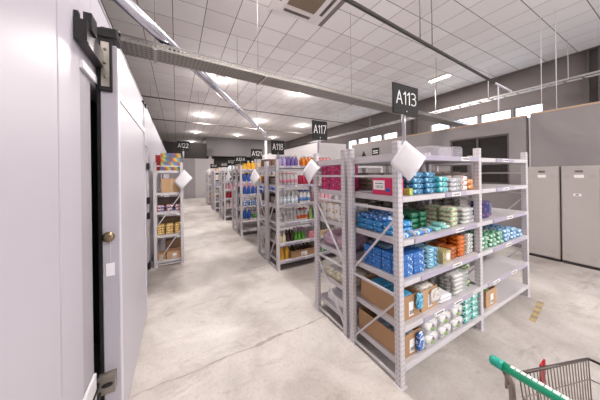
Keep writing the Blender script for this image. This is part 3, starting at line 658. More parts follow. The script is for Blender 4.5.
MB().lathe([(.038, 0), (.038, .003), (.02, .006)], 14, 0, (0, 0, 0)).build('flower', mat('f3e6ea', .6), c, (.01, -.0605, .06)).rotation_euler = (math.pi/2, 0, 0)
put('wet_tissue', pack(.14, .10, .042, printed('b0552a', 'd77a34', '5e3a2a', 14)), grid((2.49,), (F+.10, F+.22), lv(z, .042, 3)), 'brown orange pack between flower box and orange packs, A113', 'tissues')
put('wet_tissue', pack(.15, .10, .042, printed('e06a1a', 'f08a2e', '8c3c12', 15)), grid((2.655,), (F+.10, F+.22), lv(z, .042, 5)), 'vivid orange pack stacked five high on fourth shelf of A113', 'tissues', jr=.05)
put('wet_tissue', pack(.15, .10, .042, printed('f3f0ec', '2c2a2a', 'd9d5d0', 26, s1=.5, s2=.58)), grid((2.825,), (F+.10, F+.22), lv(z, .042, 5)), 'black and white spotted pack beside the middle post, A113', 'tissues', jr=.05)
put('wet_tissue', pack(.18, .11, .05, printed('3f7f6a', 'a06a3a', '6aa89a', 12)), grid((2.15, 2.36), (F+.38,), lv(z, .05, 4)), 'teal and rust pack in the back row of fourth shelf', 'tissues')
# ---- fifth shelf: open cartons
def open_carton(x, y, z, w, d, h, m, label, flap=True):
    t = empty('open_carton', (x, y, z+.001), random.uniform(-.02, .02), label, 'carton')
    th = .006
    MB().box(-w/2, w/2, -d/2, d/2, 0, th).box(-w/2, w/2, -d/2, -d/2+th, th, h).box(-w/2, w/2, d/2-th, d/2, th, h).box(-w/2, -w/2+th, -d/2+th, d/2-th, th, h).box(w/2-th, w/2, -d/2+th, d/2-th, th, h).build('carton_body', m, t)
    k = MB().box(-w*.10, w*.16, -d/2-.0015, -d/2-.0003, h*.12, h*.72).build('label', M_CARD, t)
    mb = MB()
    for i in range(5): mb.box(-w*.06+i*.012, -w*.06+i*.012+.006, -d/2-.0022, -d/2-.0016, h*.18, h*.36)
    mb.build('barcode', M_INK, k)
    return t
z = deck(4)
open_carton(1.78, F+.275, z, .24, .46, .20, M_KRAFT, 'brown carton of blue packs on fifth shelf of rack A113')
put('blue_pouch', pack(.18, .085, .045, printed('2f95c9', '58b6dc', '1c6a9c', 12)), [(1.78, F+.115+.095*i, z+.008+.046*j) for i in range(4) for j in range(4)], 'sky blue pouch packed inside the brown carton on rack A113', 'pouch', jr=.03)
put('blue_pouch', pack(.10, .02, .14, printed('2f95c9', '8fd2ea', '1c6a9c', 12)), [(1.86, F+.020, z+.075)], 'sky blue pouch hanging over the carton edge on rack A113', 'pouch', jr=.0)
open_carton(2.055, F+.215, z, .25, .34, .19, M_KRAFT2, 'second brown carton of white packs on fifth shelf, A113')
put('white_pouch', pack(.20, .09, .05, printed('cfc9c2', 'dedbd6', 'a49a8e', 11)), [(2.055, F+.105+.1*i, z+.008+.05*j) for i in range(3) for j in range(4)], 'white pouch packed inside the second brown carton, A113', 'pouch', jr=.05)
put('white_pouch', pack(.18, .012, .12, printed('cfc9c2', 'e0ddd8', 'a49a8e', 11)), [(2.13, F+.028, z+.06)], 'white pouch hanging over the second carton edge, A113', 'pouch', jr=.0)
put('flat_envelope', pack(.22, .18, .03, M_PAPER), grid((2.31,), (F+.12,), lv(z, .03, 2)), 'flat white pack lying between cartons and white stack, A113', 'pack', jr=.1)
put('white_pad_pack', pack(.30, .16, .04, printed('cfcdc8', 'dcdbd8', 'a2a8a4', 7)), grid((2.62,), (F+.12, F+.32), lv(z, .04, 5)), 'white pad pack stacked high on fifth shelf of rack A113', 'pack', jr=.08)
put('herb_pack', pack(.12, .09, .05, printed('8fae6a', 'dfe6cf', '5c7d3c', 16)), [(2.37, F+.30, z+.0, .3), (2.37, F+.30, z+.052, .6), (2.80, F+.10, z+.201, .2), (2.86, F+.12, z, .4)], 'green and white leafy pack on fifth shelf of rack A113', 'pack')
# ---- bottom shelf
z = deck(5)
open_carton(1.78, F+.285, z, .26, .48, .19, M_KRAFT, 'large brown carton with white label on bottom shelf of A113')
put('grey_sachet', pack(.10, .07, .05, printed('8794a4', 'b4bfca', '56657a', 12)), [(1.73+.10*i, F+.11+.08*j, z+.01+.052*k) for i in range(2) for j in range(4) for k in range(3)], 'grey blue sachet packed inside the large carton, bottom shelf A113', 'sachet', jr=.05)
o = MB().pillow(.10, .03, .16).build('ribboned_pack', printed('2a6cc0', 'd9e6f4', '1b4f98', 9), None, (1.865, F+.020, z+.03)); tag(o, 'blue and white ribboned pack at the front of the large carton', 'pack')
NP = printed('d9d7d4', 'e4e2e0', 'bcbcc0', 8)
nap_me = MB().pillow(.212, .155, .115).mesh('napkin_pack', NP)
leaf_me = MB().lathe([(.030, 0), (.030, .002), (.012, .004)], 10, 0, (0, 0, 0), .6).mesh('green_print', mat('8fb562', .5)); dot_me = MB().lathe([(.016, 0), (.016, .002)], 8).mesh('violet_print', mat('8a5d86', .5))
for x in (2.035, 2.255, 2.475):
    for kz in range(2):
        for y in (F+.09, F+.26):
            o = place('napkin_pack', nap_me, None, (x+random.uniform(-.003, .003), y, z+.001+kz*.117), random.uniform(-.03, .03)); tag(o, 'plump white napkin pack on bottom shelf of A113, %s layer, %s row' % (('lower', 'upper')[kz], 'front' if y < F+.2 else 'rear'), 'napkins', 'white napkin packs on the bottom shelf')
            if y < F+.2:
                k = place('green_print', leaf_me, o, (0, -.0775, .045)); k.rotation_euler = (math.pi/2, 0, 0)
                k = place('violet_print', dot_me, o, (.01, -.078, .066)); k.rotation_euler = (math.pi/2, 0, 0)
TP = printed('27b3a6', 'f0f4f3', '3fc4b4', 13, s1=.47, s2=.56)
put('sponge_pack', pack(.14, .10, .0625, TP), [(x+.006*(k % 2), y, z+.0005+.0635*k) for x in (2.675, 2.83) for y in (F+.065, F+.175, F+.285) for k in range(4)], 'teal and white sponge pack heaped on bottom shelf of rack A113', 'sponges', jr=.03, jit=.002)
# ---- second bay
NV = printed('22285c', '33407a', 'b0527e', 9, s1=.52, s2=.62)
c = put('navy_box', carton_mesh(.17, .12, .20, NV), [(3.27, F+.13, deck(2))], 'navy blue box with pink picture on the second bay, A113', 'carton', jr=.02)
put('navy_box', carton_mesh(.12, .10, .17, printed('4a5a86', '7686aa', '2b3560', 9)), [(3.44, F+.15, deck(2))], 'smaller slate blue box beside the navy box, A113', 'carton', jr=.02)
z = deck(3)
GP = printed('3f8a63', '5aa57e', 'd7e6dc', 12); SP = printed('4f93c4', '86b8dc', 'e2edf4', 12)
put('cloth_pack', pack(.17, .12, .05, GP), [(x, y, z+.05*k) for x in (3.10, 3.30, 3.50) for y in (F+.08, F+.22) for k in range(3)], 'green cloth pack piled on fourth shelf of second bay, A113', 'cloths', jr=.12)
put('cloth_pack', pack(.17, .12, .05, SP), [(x, y, z+.05*k) for x in (3.70, 3.90, 4.10) for y in (F+.08, F+.22) for k in range(3 if x < 4 else 2)], 'sky blue cloth pack piled on fourth shelf of second bay, A113', 'cloths', jr=.12)
z = deck(5)
open_carton(3.26, F+.19, z, .26, .32, .19, M_KRAFT2, 'short brown carton in the second bay, bottom shelf of A113')
put('herb_pack', pack(.10, .08, .05, printed('5d7a46', 'b7c79a', '3c5230', 16)), [(3.20+.11*i, F+.12+.09*j, z+.01+.05*k) for i in range(2) for j in range(2) for k in range(3)], 'dark green leafy pack inside the short carton, A113', 'pack', jr=.2)

# ---- A117 side, seen through the open rack end (goods near the back of A113)
B0, B1 = 1.79, 2.34
z = deck(1)
MG = printed('b01e5e', 'c93a78', 'e8a9c4', 22, s1=.5, s2=.66)
put('magenta_box', carton_mesh(.16, .155, .072, MG), grid((1.735,), (1.90, 2.065, 2.23), lv(z, .073, 4))+grid((1.905,), (2.065, 2.23), lv(z, .073, 4)), 'magenta carton stacked at the open end of rack A117', 'carton', jr=.02)
z = deck(2)
FB = printed('f0ecec', 'd9c66a', '8d7fae', 18, s1=.56, s2=.63)
put('floral_box', carton_mesh(.15, .12, .10, FB), grid((1.735, 1.90), (1.89, 2.02, 2.15, 2.28), lv(z, .101, 2)), 'white box with yellow and violet print on rack A117', 'carton', jr=.05)
z = deck(3)
put('lilac_bundle', pack(.34, .22, .17, printed('cfaec0', 'dfc2d0', 'b997ac', 10)), [(1.83, 1.94, z), (1.83, 2.20, z)], 'lilac pink wrapped bundle on fourth shelf of rack A117', 'bundle', jr=.04)
z = deck(4)
put('pale_pack', pack(.30, .13, .05, printed('ecebe6', 'f8f6f0', 'e6d98a', 7)), grid((1.80,), (1.88, 2.03, 2.18), lv(z, .05, 2)), 'white and pale yellow flat pack on fifth shelf, A117', 'pack', jr=.1)
z = deck(5)
o = MB().bevbox(-.15, .15, -.2, .2, 0, .10, .01).build('white_carton', M_PAPER, None, (1.83, 2.05, z+.001)); tag(o, 'plain white carton on the bottom shelf of rack A117', 'carton')
MB().box(-.02, .02, -.2, .2, .1001, .1008).build('tape', M_STRIP, o)
# more A117 stock seen between the A113 shelves
for l, (mm, h, n, lab) in enumerate(((None, 0, 0, ''), (printed('b9aa94', 'cdbfa9', '8f8170', 16), .05, 4, 'beige layered pack deep in rack A117 on second shelf'),
        (printed('6b6459', '8d8475', '4a443d', 9), .06, 4, 'dull brown pack deep in rack A117 on third shelf'),
        (printed('5c5650', '7d6a58', '8f8478', 9), .06, 4, 'dark brown pack deep in rack A117 on fourth shelf'),
        (printed('b7b0aa', 'd0cac4', '938b85', 9), .06, 3, 'grey pack deep in rack A117 on fifth shelf'),
        (printed('8d8378', 'aba093', '6b635a', 9), .06, 3, 'brown grey pack deep in rack A117 on bottom shelf'))):
    if mm is None: continue
    xs = [(2.13 if l in (1, 2, 4) else 2.16)+.27*i for i in range(8) if abs(2.16+.27*i-2.95) > .19]
    put('layered_pack', pack(.24, .30, h, mm), grid(xs, (2.02,), lv(deck(l), h, n)), lab, 'pack', jr=.03)

# ---- bottles
def bottle_mesh(r, h, m, kind='round'):
    k = ('b', r, h, m.name, kind)
    if k in _pk: return _pk[k]
    mb = MB()
    if kind == 'jug':
        mb.lathe([(r*.92, 0), (r, .01), (r, h*.62), (r*.8, h*.78), (r*.34, h*.9), (r*.34, h)], 10, 0, (0, 0, 0), .7)
        mb.tube([(r*.30, 0, h*.90), (r*.74, 0, h*.86), (r*.82, 0, h*.62)], r*.14, 6)
    elif kind == 'spray':
        mb.lathe([(r*.9, 0), (r, .012), (r*.98, h*.5), (r*.62, h*.68), (r*.34, h*.8), (r*.34, h)], 10, 0, (0, 0, 0), .7)
    else: mb.lathe([(r*.92, 0), (r, .01), (r, h*.66), (r*.72, h*.8), (r*.4, h*.88), (r*.4, h)], 10, 0, (0, 0, 0), .8)
    _pk[k] = mb.mesh('bottle', m); return _pk[k]
def cap_mesh(r, m, kind='round'):
    k = ('cap', r, m.name, kind)
    if k in _pk: return _pk[k]
    mb = MB()
    if kind == 'spray':
        mb.lathe([(r*.4, 0), (r*.4, .02)], 8); mb.box(-r*.3, r*.3, -r*1.3, r*.6, .02, .045); mb.box(-r*.15, r*.15, -r*1.0, -r*.8, -.02, .02)
    else: mb.lathe([(r*.48, 0), (r*.5, .02), (r*.42, .03)], 8)
    _pk[k] = mb.mesh('cap', m); return _pk[k]
LBL = {}
def bottles(xs, y, z, r, h, m, capm, label, kind='round', rows=1, dy=.09, lab=None, cap=True):
    for j in range(rows):
        for x in xs:
            o = place('bottle', bottle_mesh(r, h, m, kind), None, (x+random.uniform(-.005, .005), y+j*dy+random.uniform(-.005, .005), z+.001), random.uniform(-.2, .2))
            tag(o, label+(', '+('front row', 'rear row')[j] if rows == 2 and len(label.split()) <= 14 else ''), 'bottle', label)
            if cap: place('cap', cap_mesh(r, capm, kind), o, (0, 0, h))
            if lab is not None and j == 0 and cap:
                k = ('lab', r, h, lab.name)
                if k not in _pk: _pk[k] = MB().lathe([(r*1.03, h*.18), (r*1.03, h*.5)], 10, 0, (0, 0, 0), .72 if kind != 'round' else .82).mesh('label', lab)
                place('label', _pk[k], o)
def fr(a, b, s): return [a+s*i for i in range(int((b-a)/s+1e-6)+1)]
random.seed(31)
W_ = mat('dcd9da', .3, var=.03); PU = mat('7a63a8', .3); LIL = mat('b9a8d2', .3); OR = mat('ee8a2c', .3); PKc = mat('e58a86', .3); RD = mat('b21f38', .3); BLU = mat('2a57a8', .3); GRN = mat('5fa53a', .3)
YE = mat('efb52c', .3); BRN = mat('4a3a30', .35); CLR = mat('c9d2d8', .2); PNK = mat('e9b3bd', .3); BK = mat('2a2728', .35); LG = mat('b7cf6a', .3); TEA = mat('58a7a5', .3); CRM = mat('e9dcc0', .4)
Y = 3.565
z = deck(0)
bottles(fr(1.68, 1.76, .08), Y+.08, z, .042, .17, LIL, W_, 'pale lilac bottle on the top shelf of rack A118', rows=2)
bottles(fr(1.85, 2.10, .085), Y+.08, z, .042, .17, PU, W_, 'purple bottle with white cap on top shelf of A118', rows=2)
bottles(fr(2.19, 2.46, .09), Y+.08, z, .041, .17, OR, W_, 'orange bottle with white cap on top shelf of A118', rows=2)
bottles(fr(2.56, 2.85, .09), Y+.08, z, .041, .17, PKc, W_, 'coral bottle with white cap on top shelf of A118', rows=2)
z = deck(1)
bottles(fr(1.69, 2.02, .082), Y+.08, z, .036, .20, W_, PNK, 'white bottle with pink label on second shelf of A118', rows=2, lab=mat('e9a0b4', .4))
put('red_pouch', carton_mesh(.075, .05, .17, printed('a81c3a', 'c02a4a', '8a1430', 12), .012), grid(fr(2.11, 2.35, .08), (Y+.08,), (z,)), 'crimson pouch standing on second shelf of rack A118', 'pouch')
bottles(fr(2.46, 2.85, .085), Y+.08, z, .038, .20, W_, W_, 'plain white bottle right of the crimson pouches on A118', rows=2)
z = deck(2)
bottles(fr(1.69, 2.03, .082), Y+.08, z, .038, .19, CLR, W_, 'clear bottle with white cap on third shelf of A118', 'spray', 2, lab=mat('dfe6ee', .4))
bottles(fr(2.125, 2.36, .082), Y+.08, z, .037, .21, W_, BLU, 'white bottle with blue label on third shelf of A118', rows=2, lab=mat('5d86c4', .4))
bottles(fr(2.46, 2.85, .085), Y+.08, z, .038, .20, PNK, W_, 'pale pink bottle with white cap on third shelf of A118', rows=2)
put('snack_box', carton_mesh(.16, .10, .07, printed('d99a3a', 'e8b860', '8fae4a', 14)), grid((1.82, 2.0, 2.18, 2.36), (Y+.36,), lv(z, .071, 3)), 'amber box in the back row of third shelf, A118', 'carton')
z = deck(3)
bottles(fr(1.69, 2.02, .077), Y+.08, z, .033, .20, W_, W_, 'white bottle with grey label on fourth shelf of A118', 'spray', 2, lab=mat('cfc9c9', .4))
bottles(fr(2.07, 2.25, .08), Y+.08, z, .037, .20, W_, RD, 'white bottle with orange label on fourth shelf of A118', rows=2, lab=mat('e0682c', .4))
bottles([2.34], Y+.08, z, .037, .23, LG, mat('8fae3a', .4), 'tall lime bottle at the end of the white row on A118')
bottles(fr(2.44, 2.85, .085), Y+.08, z, .038, .20, TEA, W_, 'teal bottle with white cap on fourth shelf of A118', rows=2)
z = deck(4)
bottles(fr(1.67, 1.75, .075), Y+.08, z, .035, .17, CRM, W_, 'cream bottle beside the post on fifth shelf of A118')
bottles(fr(1.84, 1.92, .075), Y+.08, z, .034, .17, BRN, BK, 'dark brown bottle on fifth shelf of rack A118', rows=2)
bottles(fr(2.0, 2.22, .08), Y+.08, z, .036, .18, GRN, mat('b98cb0', .4), 'bright green spray bottle on fifth shelf of A118', 'spray', 2)
put('pink_box', carton_mesh(.09, .08, .13, printed('d98a92', 'e8aab0', 'b8606a', 16)), grid((2.32, 2.42), (Y+.08,), (z,)), 'rose pink box beside the green bottles on A118', 'carton')
put('cream_box', carton_mesh(.09, .08, .12, printed('d9c8a0', 'b08a58', 'e6dcc0', 14)), grid((2.53, 2.63, 2.73, 2.83), (Y+.08,), (z,)), 'cream and tan box on fifth shelf of A118', 'carton')
z = deck(5)
bottles([1.70, 1.80], Y+.08, z, .042, .24, YE, OR, 'tall yellow bottle with orange cap on bottom shelf of A118')
open_carton(2.14, Y+.16, z, .52, .24, .13, M_KRAFT, 'long brown carton beside yellow bottles on bottom shelf of A118')
bottles(fr(1.95, 2.33, .085), Y+.16, z+.008, .035, .17, BRN, BK, 'dark bottle standing inside the long brown carton, A118')
put('green_box', carton_mesh(.12, .12, .16, printed('3f7a4a', '6aa06a', 'cfd8b0', 14)), grid((2.5, 2.64), (Y+.10,), (z,)), 'green box at the end of the bottom shelf of A118', 'carton')
# A121 side seen through the end frame
for l, (m, lab) in enumerate(((mat('6a5048', .5), 'brown'), (mat('7a4a3a', .5), 'rust'), (mat('4e4743', .5), 'charcoal'), (mat('6b4a40', .5), 'chestnut'), (mat('d8d4d4', .5), 'white'), (mat('a08468', .5), 'tan'))):
    put('stock_box', carton_mesh(.10, .10, .16, m), grid((1.69, 1.81), (4.24, 4.36, 4.48), (deck(l),)), '%s box at the open end of rack A121, %s shelf' % (lab, ORD[l]), 'carton')
put('stock_box', carton_mesh(.085, .08, .12, mat('8d857e', .5)), grid((1.70,), (3.835, 3.93, 4.02), [deck(l) for l in range(1, 6)]), 'grey brown box behind the bottles at the end of A118', 'carton')

# ---- farther racks
def jugrow(y, l, a, b, s, r, h, m, capm, label, kind='jug'): bottles(fr(a, b, s), y+.10, deck(l), r, h, m, capm, label, kind, 1, cap=False) if y > 8 else bottles(fr(a, b, s), y+.10, deck(l), r, h, m, capm, label, kind, 1)
Y = 6.06
jugrow(Y, 0, 1.72, 2.84, .125, .058, .21, YE, W_, 'yellow jug on the top shelf of rack A124')
jugrow(Y, 1, 1.72, 1.97, .125, .055, .22, BLU, YE, 'blue jug with yellow cap on second shelf of A124')
jugrow(Y, 1, 2.09, 2.84, .125, .055, .20, YE, BLU, 'yellow jug on second shelf of rack A124')
jugrow(Y, 2, 1.72, 2.84, .125, .055, .24, BLU, W_, 'blue jug with white cap on third shelf of A124')
put('blue_pack', pack(.16, .12, .07, printed('2f5ea8', '5f8fc8', 'dfe6ee', 14)), grid(fr(1.74, 2.8, .18), (Y+.10,), lv(deck(3), .07, 2)), 'blue pack stacked two high on fourth shelf of A124', 'pack')
jugrow(Y, 4, 1.72, 1.85, .125, .058, .26, BLU, W_, 'blue jug with white cap on fifth shelf of A124')
put('green_pack', pack(.22, .12, .09, printed('3f8f3a', '6fb85a', '2a6a2c', 14)), grid((2.05, 2.3, 2.55), (Y+.10,), (deck(4),)), 'green pack lying beside a blue jug on A124', 'pack')
put('blue_tub', carton_mesh(.14, .12, .10, printed('b9c4d6', '6d8ac0', 'e8ebf0', 12)), grid((1.72, 1.88), (Y+.36,), (deck(4),)), 'pale blue tub at the back of fifth shelf, A124', 'tub')
for l in range(5):
    put('stock_box', carton_mesh(.12, .14, .17, mat(('8a8074', '6f6a72', '94897c', '77706a', '8a8a94')[l], .5)), grid((1.72,), (6.80, 6.97), (deck(l),)), 'dull box at the end of the rack behind A124, %s shelf' % ORD[l], 'carton')
Y = 8.45
jugrow(Y, 0, 1.72, 2.84, .12, .055, .20, mat('dfe6ee', .3), W_, 'pale blue jug on top of the rack with pink bottles')
jugrow(Y, 1, 1.72, 2.84, .12, .055, .22, BK, W_, 'black jug in the row above the pink jugs')
jugrow(Y, 2, 1.72, 2.84, .12, .055, .24, PNK, W_, 'pink jug in the row below the black jugs')
jugrow(Y, 3, 1.72, 1.84, .12, .055, .24, RD, W_, 'red jug in the row below the pink jugs')
jugrow(Y, 3, 1.96, 2.84, .12, .055, .23, W_, RD, 'white jug beside the red jugs')
jugrow(Y, 4, 1.72, 2.84, .12, .055, .22, mat('f2dde2', .3), W_, 'blush white jug on the fifth shelf below the red jugs')
cols = ['d8a070', '8d99b4', 'b7b0a8', 'c98a80', '9a9490', '7f8a7a', 'd9cdb8', '6f6a76']
for yy, tagname in ((9.0, 'behind the pink jugs'), (10.85, 'under the tiny distant sign'), (11.4, 'behind the tiny distant sign'), (13.25, 'on the farthest rack'), (13.8, 'on the farthest rack, rear side')):
    for l in range(6):
        if l == 5 and yy in (10.85,): continue
        c = cols[(l*3+int(yy*7)) % 8] if l else ('e0b48c' if yy == 10.85 else 'e2dedd')
        n = ['peach', 'slate blue', 'stone', 'salmon', 'grey', 'sage', 'cream', 'plum grey'][cols.index(c)] if c in cols else ('apricot' if yy == 10.85 else 'whitish')
        xs = fr(1.72, 2.8 if yy in (10.85, 13.25) else 2.0, .15)
        put('stock_box', carton_mesh(.13, .12, .20, printed(c, 'cfc8c4', c, 16, s1=.5, s2=.6)), grid(xs, (yy+.12,), (deck(l),)), '%s box %s, %s shelf' % (n, tagname, ORD[l]), 'carton')

# ---- rack A122 on the left
Y = 4.85
def d2_(l): return LV2[l]+TOPZ
def rainbow():
    m = bpy.data.materials.new('rainbow_print'); m.use_nodes = True; nt = m.node_tree; b = nt.nodes['Principled BSDF']; b.inputs['Roughness'].default_value = .45
    tc = nt.nodes.new('ShaderNodeTexCoord'); sp = nt.nodes.new('ShaderNodeSeparateXYZ'); nt.links.new(tc.outputs['Object'], sp.inputs[0])
    r = nt.nodes.new('ShaderNodeValToRGB'); e = r.color_ramp.elements; e[0].position = 0; e[0].color = lin('d2603a'); e[1].position = 1; e[1].color = lin('6f86a8')
    for p, c in ((.2, 'e09a4a'), (.35, 'd8cf6a'), (.5, '7fb48a'), (.62, '5f93b4'), (.8, '8a6f9a')): x = e.new(p); x.color = lin(c)
    oi = nt.nodes.new('ShaderNodeObjectInfo'); nt.links.new(mathn(nt, 'FRACT', mathn(nt, 'ADD', mathn(nt, 'ADD', mathn(nt, 'MULTIPLY', sp.outputs[0], 5.2), mathn(nt, 'MULTIPLY', sp.outputs[2], 2.5)), oi.outputs['Random'])), r.inputs[0]); nt.links.new(r.outputs[0], b.inputs['Base Color']); return m
put('rainbow_box', carton_mesh(.175, .16, .085, rainbow()), grid((-.185, -.005), (Y+.15, Y+.32), lv(d2_(0), .086, 4)), 'rainbow striped box stacked four high on top of rack A122', 'carton', jr=.01, jit=.002)
put('red_box', carton_mesh(.08, .14, .15, printed('9c2226', 'b83a34', '7a1418', 12)), grid((-.32,), (Y+.15,), lv(d2_(0), .151, 2)), 'dark red box beside the rainbow boxes on rack A122', 'carton', jr=.01)
c = put('kraft_carton', carton_mesh(.36, .38, .27, M_KRAFT2), [(-.09, Y+.27, d2_(1))], 'large plain cardboard carton on second shelf of rack A122', 'carton', jr=.0)[0]
MB().box(-.02, .02, -.2008, -.2, .0, .27).build('tape', mat('c8ab86', .35), c)
t = empty('wire_basket', (-.13, Y+.30, d2_(2)+.12), label='dark wire basket above the red and blue packs on rack A122', cat='basket')
t.location.z = d2_(2)+.001
put('blue_red_pack', pack(.14, .10, .06, printed('c94a4a', 'e8e2e0', '3f5ea8', 13)), [(x, Y+.13+.13*j, d2_(2)+.06*k) for x in (-.28, -.13, .02) for j in range(1) for k in range(2)], 'red, white and blue pack on third shelf of rack A122', 'pack')
mb = MB()
for i in range(13): mb.tube([(-.20+.4*i/12, -.08, 0), (-.20+.4*i/12, -.08, .26)], .004, 5)
for i in range(5): mb.tube([(-.2, -.08, .06+.05*i), (.2, -.08, .06+.05*i)], .003, 5)
mb.build('wire_front', mat('4e4a4a', .4, .5), t)
MB().box(-.2, .2, -.07, .12, 0, .25).build('liner', mat('6f6058', .7), t)
put('yellow_pack', pack(.145, .10, .045, printed('e0b86a', 'efd9a0', 'b88a4a', 13)), [(x, Y+.125+.12*j, d2_(3)+.0455*k) for x in (-.285, -.135, .015) for j in range(2) for k in range(4)], 'yellow snack pack piled on fourth shelf of rack A122', 'pack', jr=.06)
put('brown_carton', carton_mesh(.42, .2, .28, mat('6b5847', .7)), [(-.13, Y+.42, d2_(3))], 'wide brown carton behind the yellow packs on rack A122', 'carton', jr=0)
open_carton(-.06, Y+.18, d2_(4), .26, .22, .14, M_KRAFT2, 'low open carton on the bottom shelf of rack A122')
open_carton(-.27, Y+.175, d2_(4), .12, .2, .13, M_KRAFT2, 'narrow open carton beside the left post, bottom of A122')
put('round_sack_box', carton_mesh(.30, .18, .30, mat('8a6f56', .8)), [(-.07, Y+.42, d2_(4))], 'tall brown carton at the back of the bottom shelf, A122', 'carton', jr=0)

# ================================================================== LOCKERS
def locker(y, label, wd=.43):
    t = empty('metal_locker', (6.39, y, 0), label=label, cat='locker')
    lm = mat('b3aca9', .4, var=.03); D = .44
    MB().box(.018, D, -wd/2, wd/2, .05, 1.82).build('body', lm, t)
    MB().box(.03, D-.02, -wd/2+.01, wd/2-.01, 0, .05).build('plinth', mat('3b3637', .6), t)
    dr = MB().bevbox(0, .0175, -wd/2+.012, wd/2-.012, .065, 1.80, .003).build('door', lm, t)
    MB().lathe([(.008, 0), (.010, .008), (.006, .012)], 10).build('lock', M_STEEL, dr, (-.001, wd/2-.05, 1.02)).rotation_euler = (0, -math.pi/2, 0)
    MB().box(-.0015, -.0002, -.05, .06, 1.60, 1.655).build('label', M_CARD, dr)
    MB().box(-.003, -.0002, -.04, .05, 1.70, 1.735).build('name_holder', mat('77706e', .4, .4), dr)
    for zz in (1.62, .17):
        for yy in (-1, 1):
            mb = MB()
            for a in range(3):
                for b in range(3): mb.box(-.001, -.0001, yy*.135+(a-b)*.016-.003, yy*.135+(a-b)*.016+.003, zz+(a+b-2)*.016-.003, zz+(a+b-2)*.016+.003)
            mb.build('vent_holes', mat('4f4948', .6), dr)
    return t
locker(1.50, 'grey metal locker standing beside the partition end')
l2 = locker(1.05, 'grey metal locker with a second small sticker on its door')
dd = [c for c in l2.children if c.name.startswith('door')][0]
st = MB().box(-.0015, -.0002, -.02, .07, 1.27, 1.315).build('sticker', M_CARD, dd)
MB().box(-.0022, -.0016, .01, .045, 1.282, 1.302).build('sticker_print', M_INK, st)
locker(.60, 'grey metal locker, third in the row along the partition')

# worn yellow tape mark on the floor
mb = MB(); random.seed(9); A = Vector((3.62, .945)); B = Vector((4.27, 1.03)); dv = (B-A)/8; pv = Vector((-dv.y, dv.x)).normalized()
for i in range(8):
    a = A+dv*i; b = A+dv*(i+random.uniform(.82, .98)); w0 = .035*random.uniform(.75, 1); w1 = .035*random.uniform(.7, 1)
    mb.add([(a.x-pv.x*w0, a.y-pv.y*w0, .0015), (b.x-pv.x*w1, b.y-pv.y*w1, .0015), (b.x+pv.x*w0, b.y+pv.y*w0, .0015), (a.x+pv.x*w1, a.y+pv.y*w1, .0015)], [(0, 1, 2, 3)], i % 2)
o = mb.build('floor_tape', [mat('c2ab78', .7, var=.25, scale=30), mat('a3947a', .7, var=.25, scale=30)]); tag(o, 'worn yellow and black hazard tape on the concrete floor', 'tape')

# ================================================================== SHOPPING TROLLEY
t = empty('shopping_trolley', (1.1, .13, 0), label='wire shopping trolley with a green plastic handle', cat='shopping cart')
cy = 0.0; wm = mat('8f837d', .35, .7); gm = mat('1f9a72', .35)
HZ = 1.0
hd = MB().tube([(0, -.265, HZ), (0, .265, HZ)], .016, 14).build('handle', gm, t)
for s in (-1, 1): MB().tube([(0, s*.235, HZ), (0, s*.268, HZ), (0, s*.275, HZ)], [.0185, .0185, .013], 14).build('handle_cap', mat('2aa894', .35), hd)
random.seed(4); y = .215
for word in (11, 9):
    mb = MB()
    for i in range(word):
        wd = random.uniform(.010, .016); mb.box(-.007, .007, y-wd, y, HZ+.0135, HZ+.0162); y -= wd+.003
    y -= .025
    mb.build('lettering', M_CARD, hd)
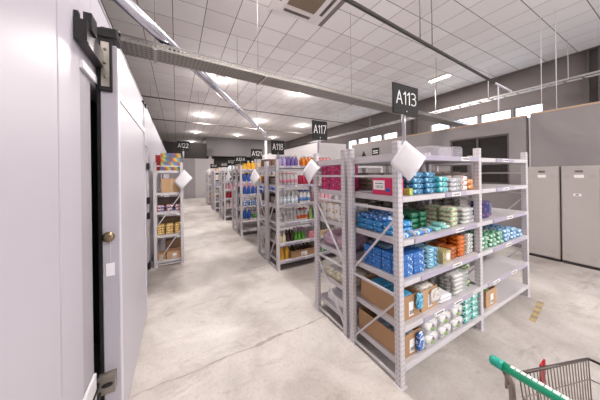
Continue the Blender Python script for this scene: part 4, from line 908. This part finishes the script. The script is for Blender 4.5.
# basket: top rim and floor corners
Tb = [(.09, -.22, .945), (.09, .22, .945), (.62, .135, .85), (.62, -.135, .85)]
Bb = [(.14, -.19, .56), (.14, .19, .56), (.58, .115, .50), (.58, -.115, .50)]
rim = MB(); rim.tube([Tb[1], Tb[2]], .006, 8); rim.tube([Tb[2], Tb[3]], .006, 8); rim.tube([Tb[3], Tb[0]], .006, 8); rim.tube([Tb[0], Tb[1]], .006, 8)
rim.build('rim', mat('5d5350', .35, .6), t)
def wires(A0, A1, B0, B1, n, rows, name):
    mb = MB(); A0, A1, B0, B1 = map(Vector, (A0, A1, B0, B1))
    for i in range(n+1): mb.tube([A0.lerp(A1, i/n), B0.lerp(B1, i/n)], .0022, 5, cap=False)
    for k in range(1, rows+1): mb.tube([A0.lerp(B0, k/rows), A1.lerp(B1, k/rows)], .0028, 5, cap=False)
    mb.build(name, wm, t)
wires(Tb[1], Tb[2], Bb[1], Bb[2], 22, 4, 'side_wires'); wires(Tb[0], Tb[3], Bb[0], Bb[3], 22, 4, 'side_wires'); wires(Tb[2], Tb[3], Bb[2], Bb[3], 7, 4, 'front_wires')
wires(Bb[0], Bb[3], Bb[1], Bb[2], 12, 8, 'floor_wires'); wires(Tb[0], Tb[1], Bb[0], Bb[1], 9, 4, 'rear_flap')
MB().box(.26, .30, .200, .206, .82, .92).box(.29, .31, .199, .205, .86, .925).build('strap', mat('b5292f', .5), t)
for s in (-1, 1):
    MB().tube([(0, s*.235, HZ), (.03, s*.235, HZ-.05), (.05, s*.235, HZ-.08), (.02, s*.235, HZ-.09), (.015, s*.235, HZ-.03)], .005, 8).build('handle_bracket', wm, t)
    MB().tube([(.01, s*.235, HZ-.02), (.07, s*.235, .90), (.10, s*.232, .55), (.20, s*.215, .22), (.62, s*.16, .16)], .011, 10).build('frame_tube', wm, t)
    MB().tube([(.10, s*.232, .55), (.58, s*.12, .50)], .007, 8).build('basket_support', wm, t)
    for x, yy in ((.19, .215), (.62, .16)):
        MB().box(x-.02, x+.02, s*yy-.015, s*yy+.015, .10, .17).build('castor_fork', wm, t)
        MB().lathe([(.05, -.012), (.055, 0), (.05, .012)], 16).build('wheel', mat('4b4848', .6), t, (x, s*yy, .055)).rotation_euler = (math.pi/2, 0, 0)
MB().tube([(.20, -.215, .22), (.20, .215, .22)], .009, 8).build('cross_tube', wm, t)
MB().tube([(.55, -.17, .17), (.55, .17, .17)], .009, 8).build('cross_tube', wm, t)
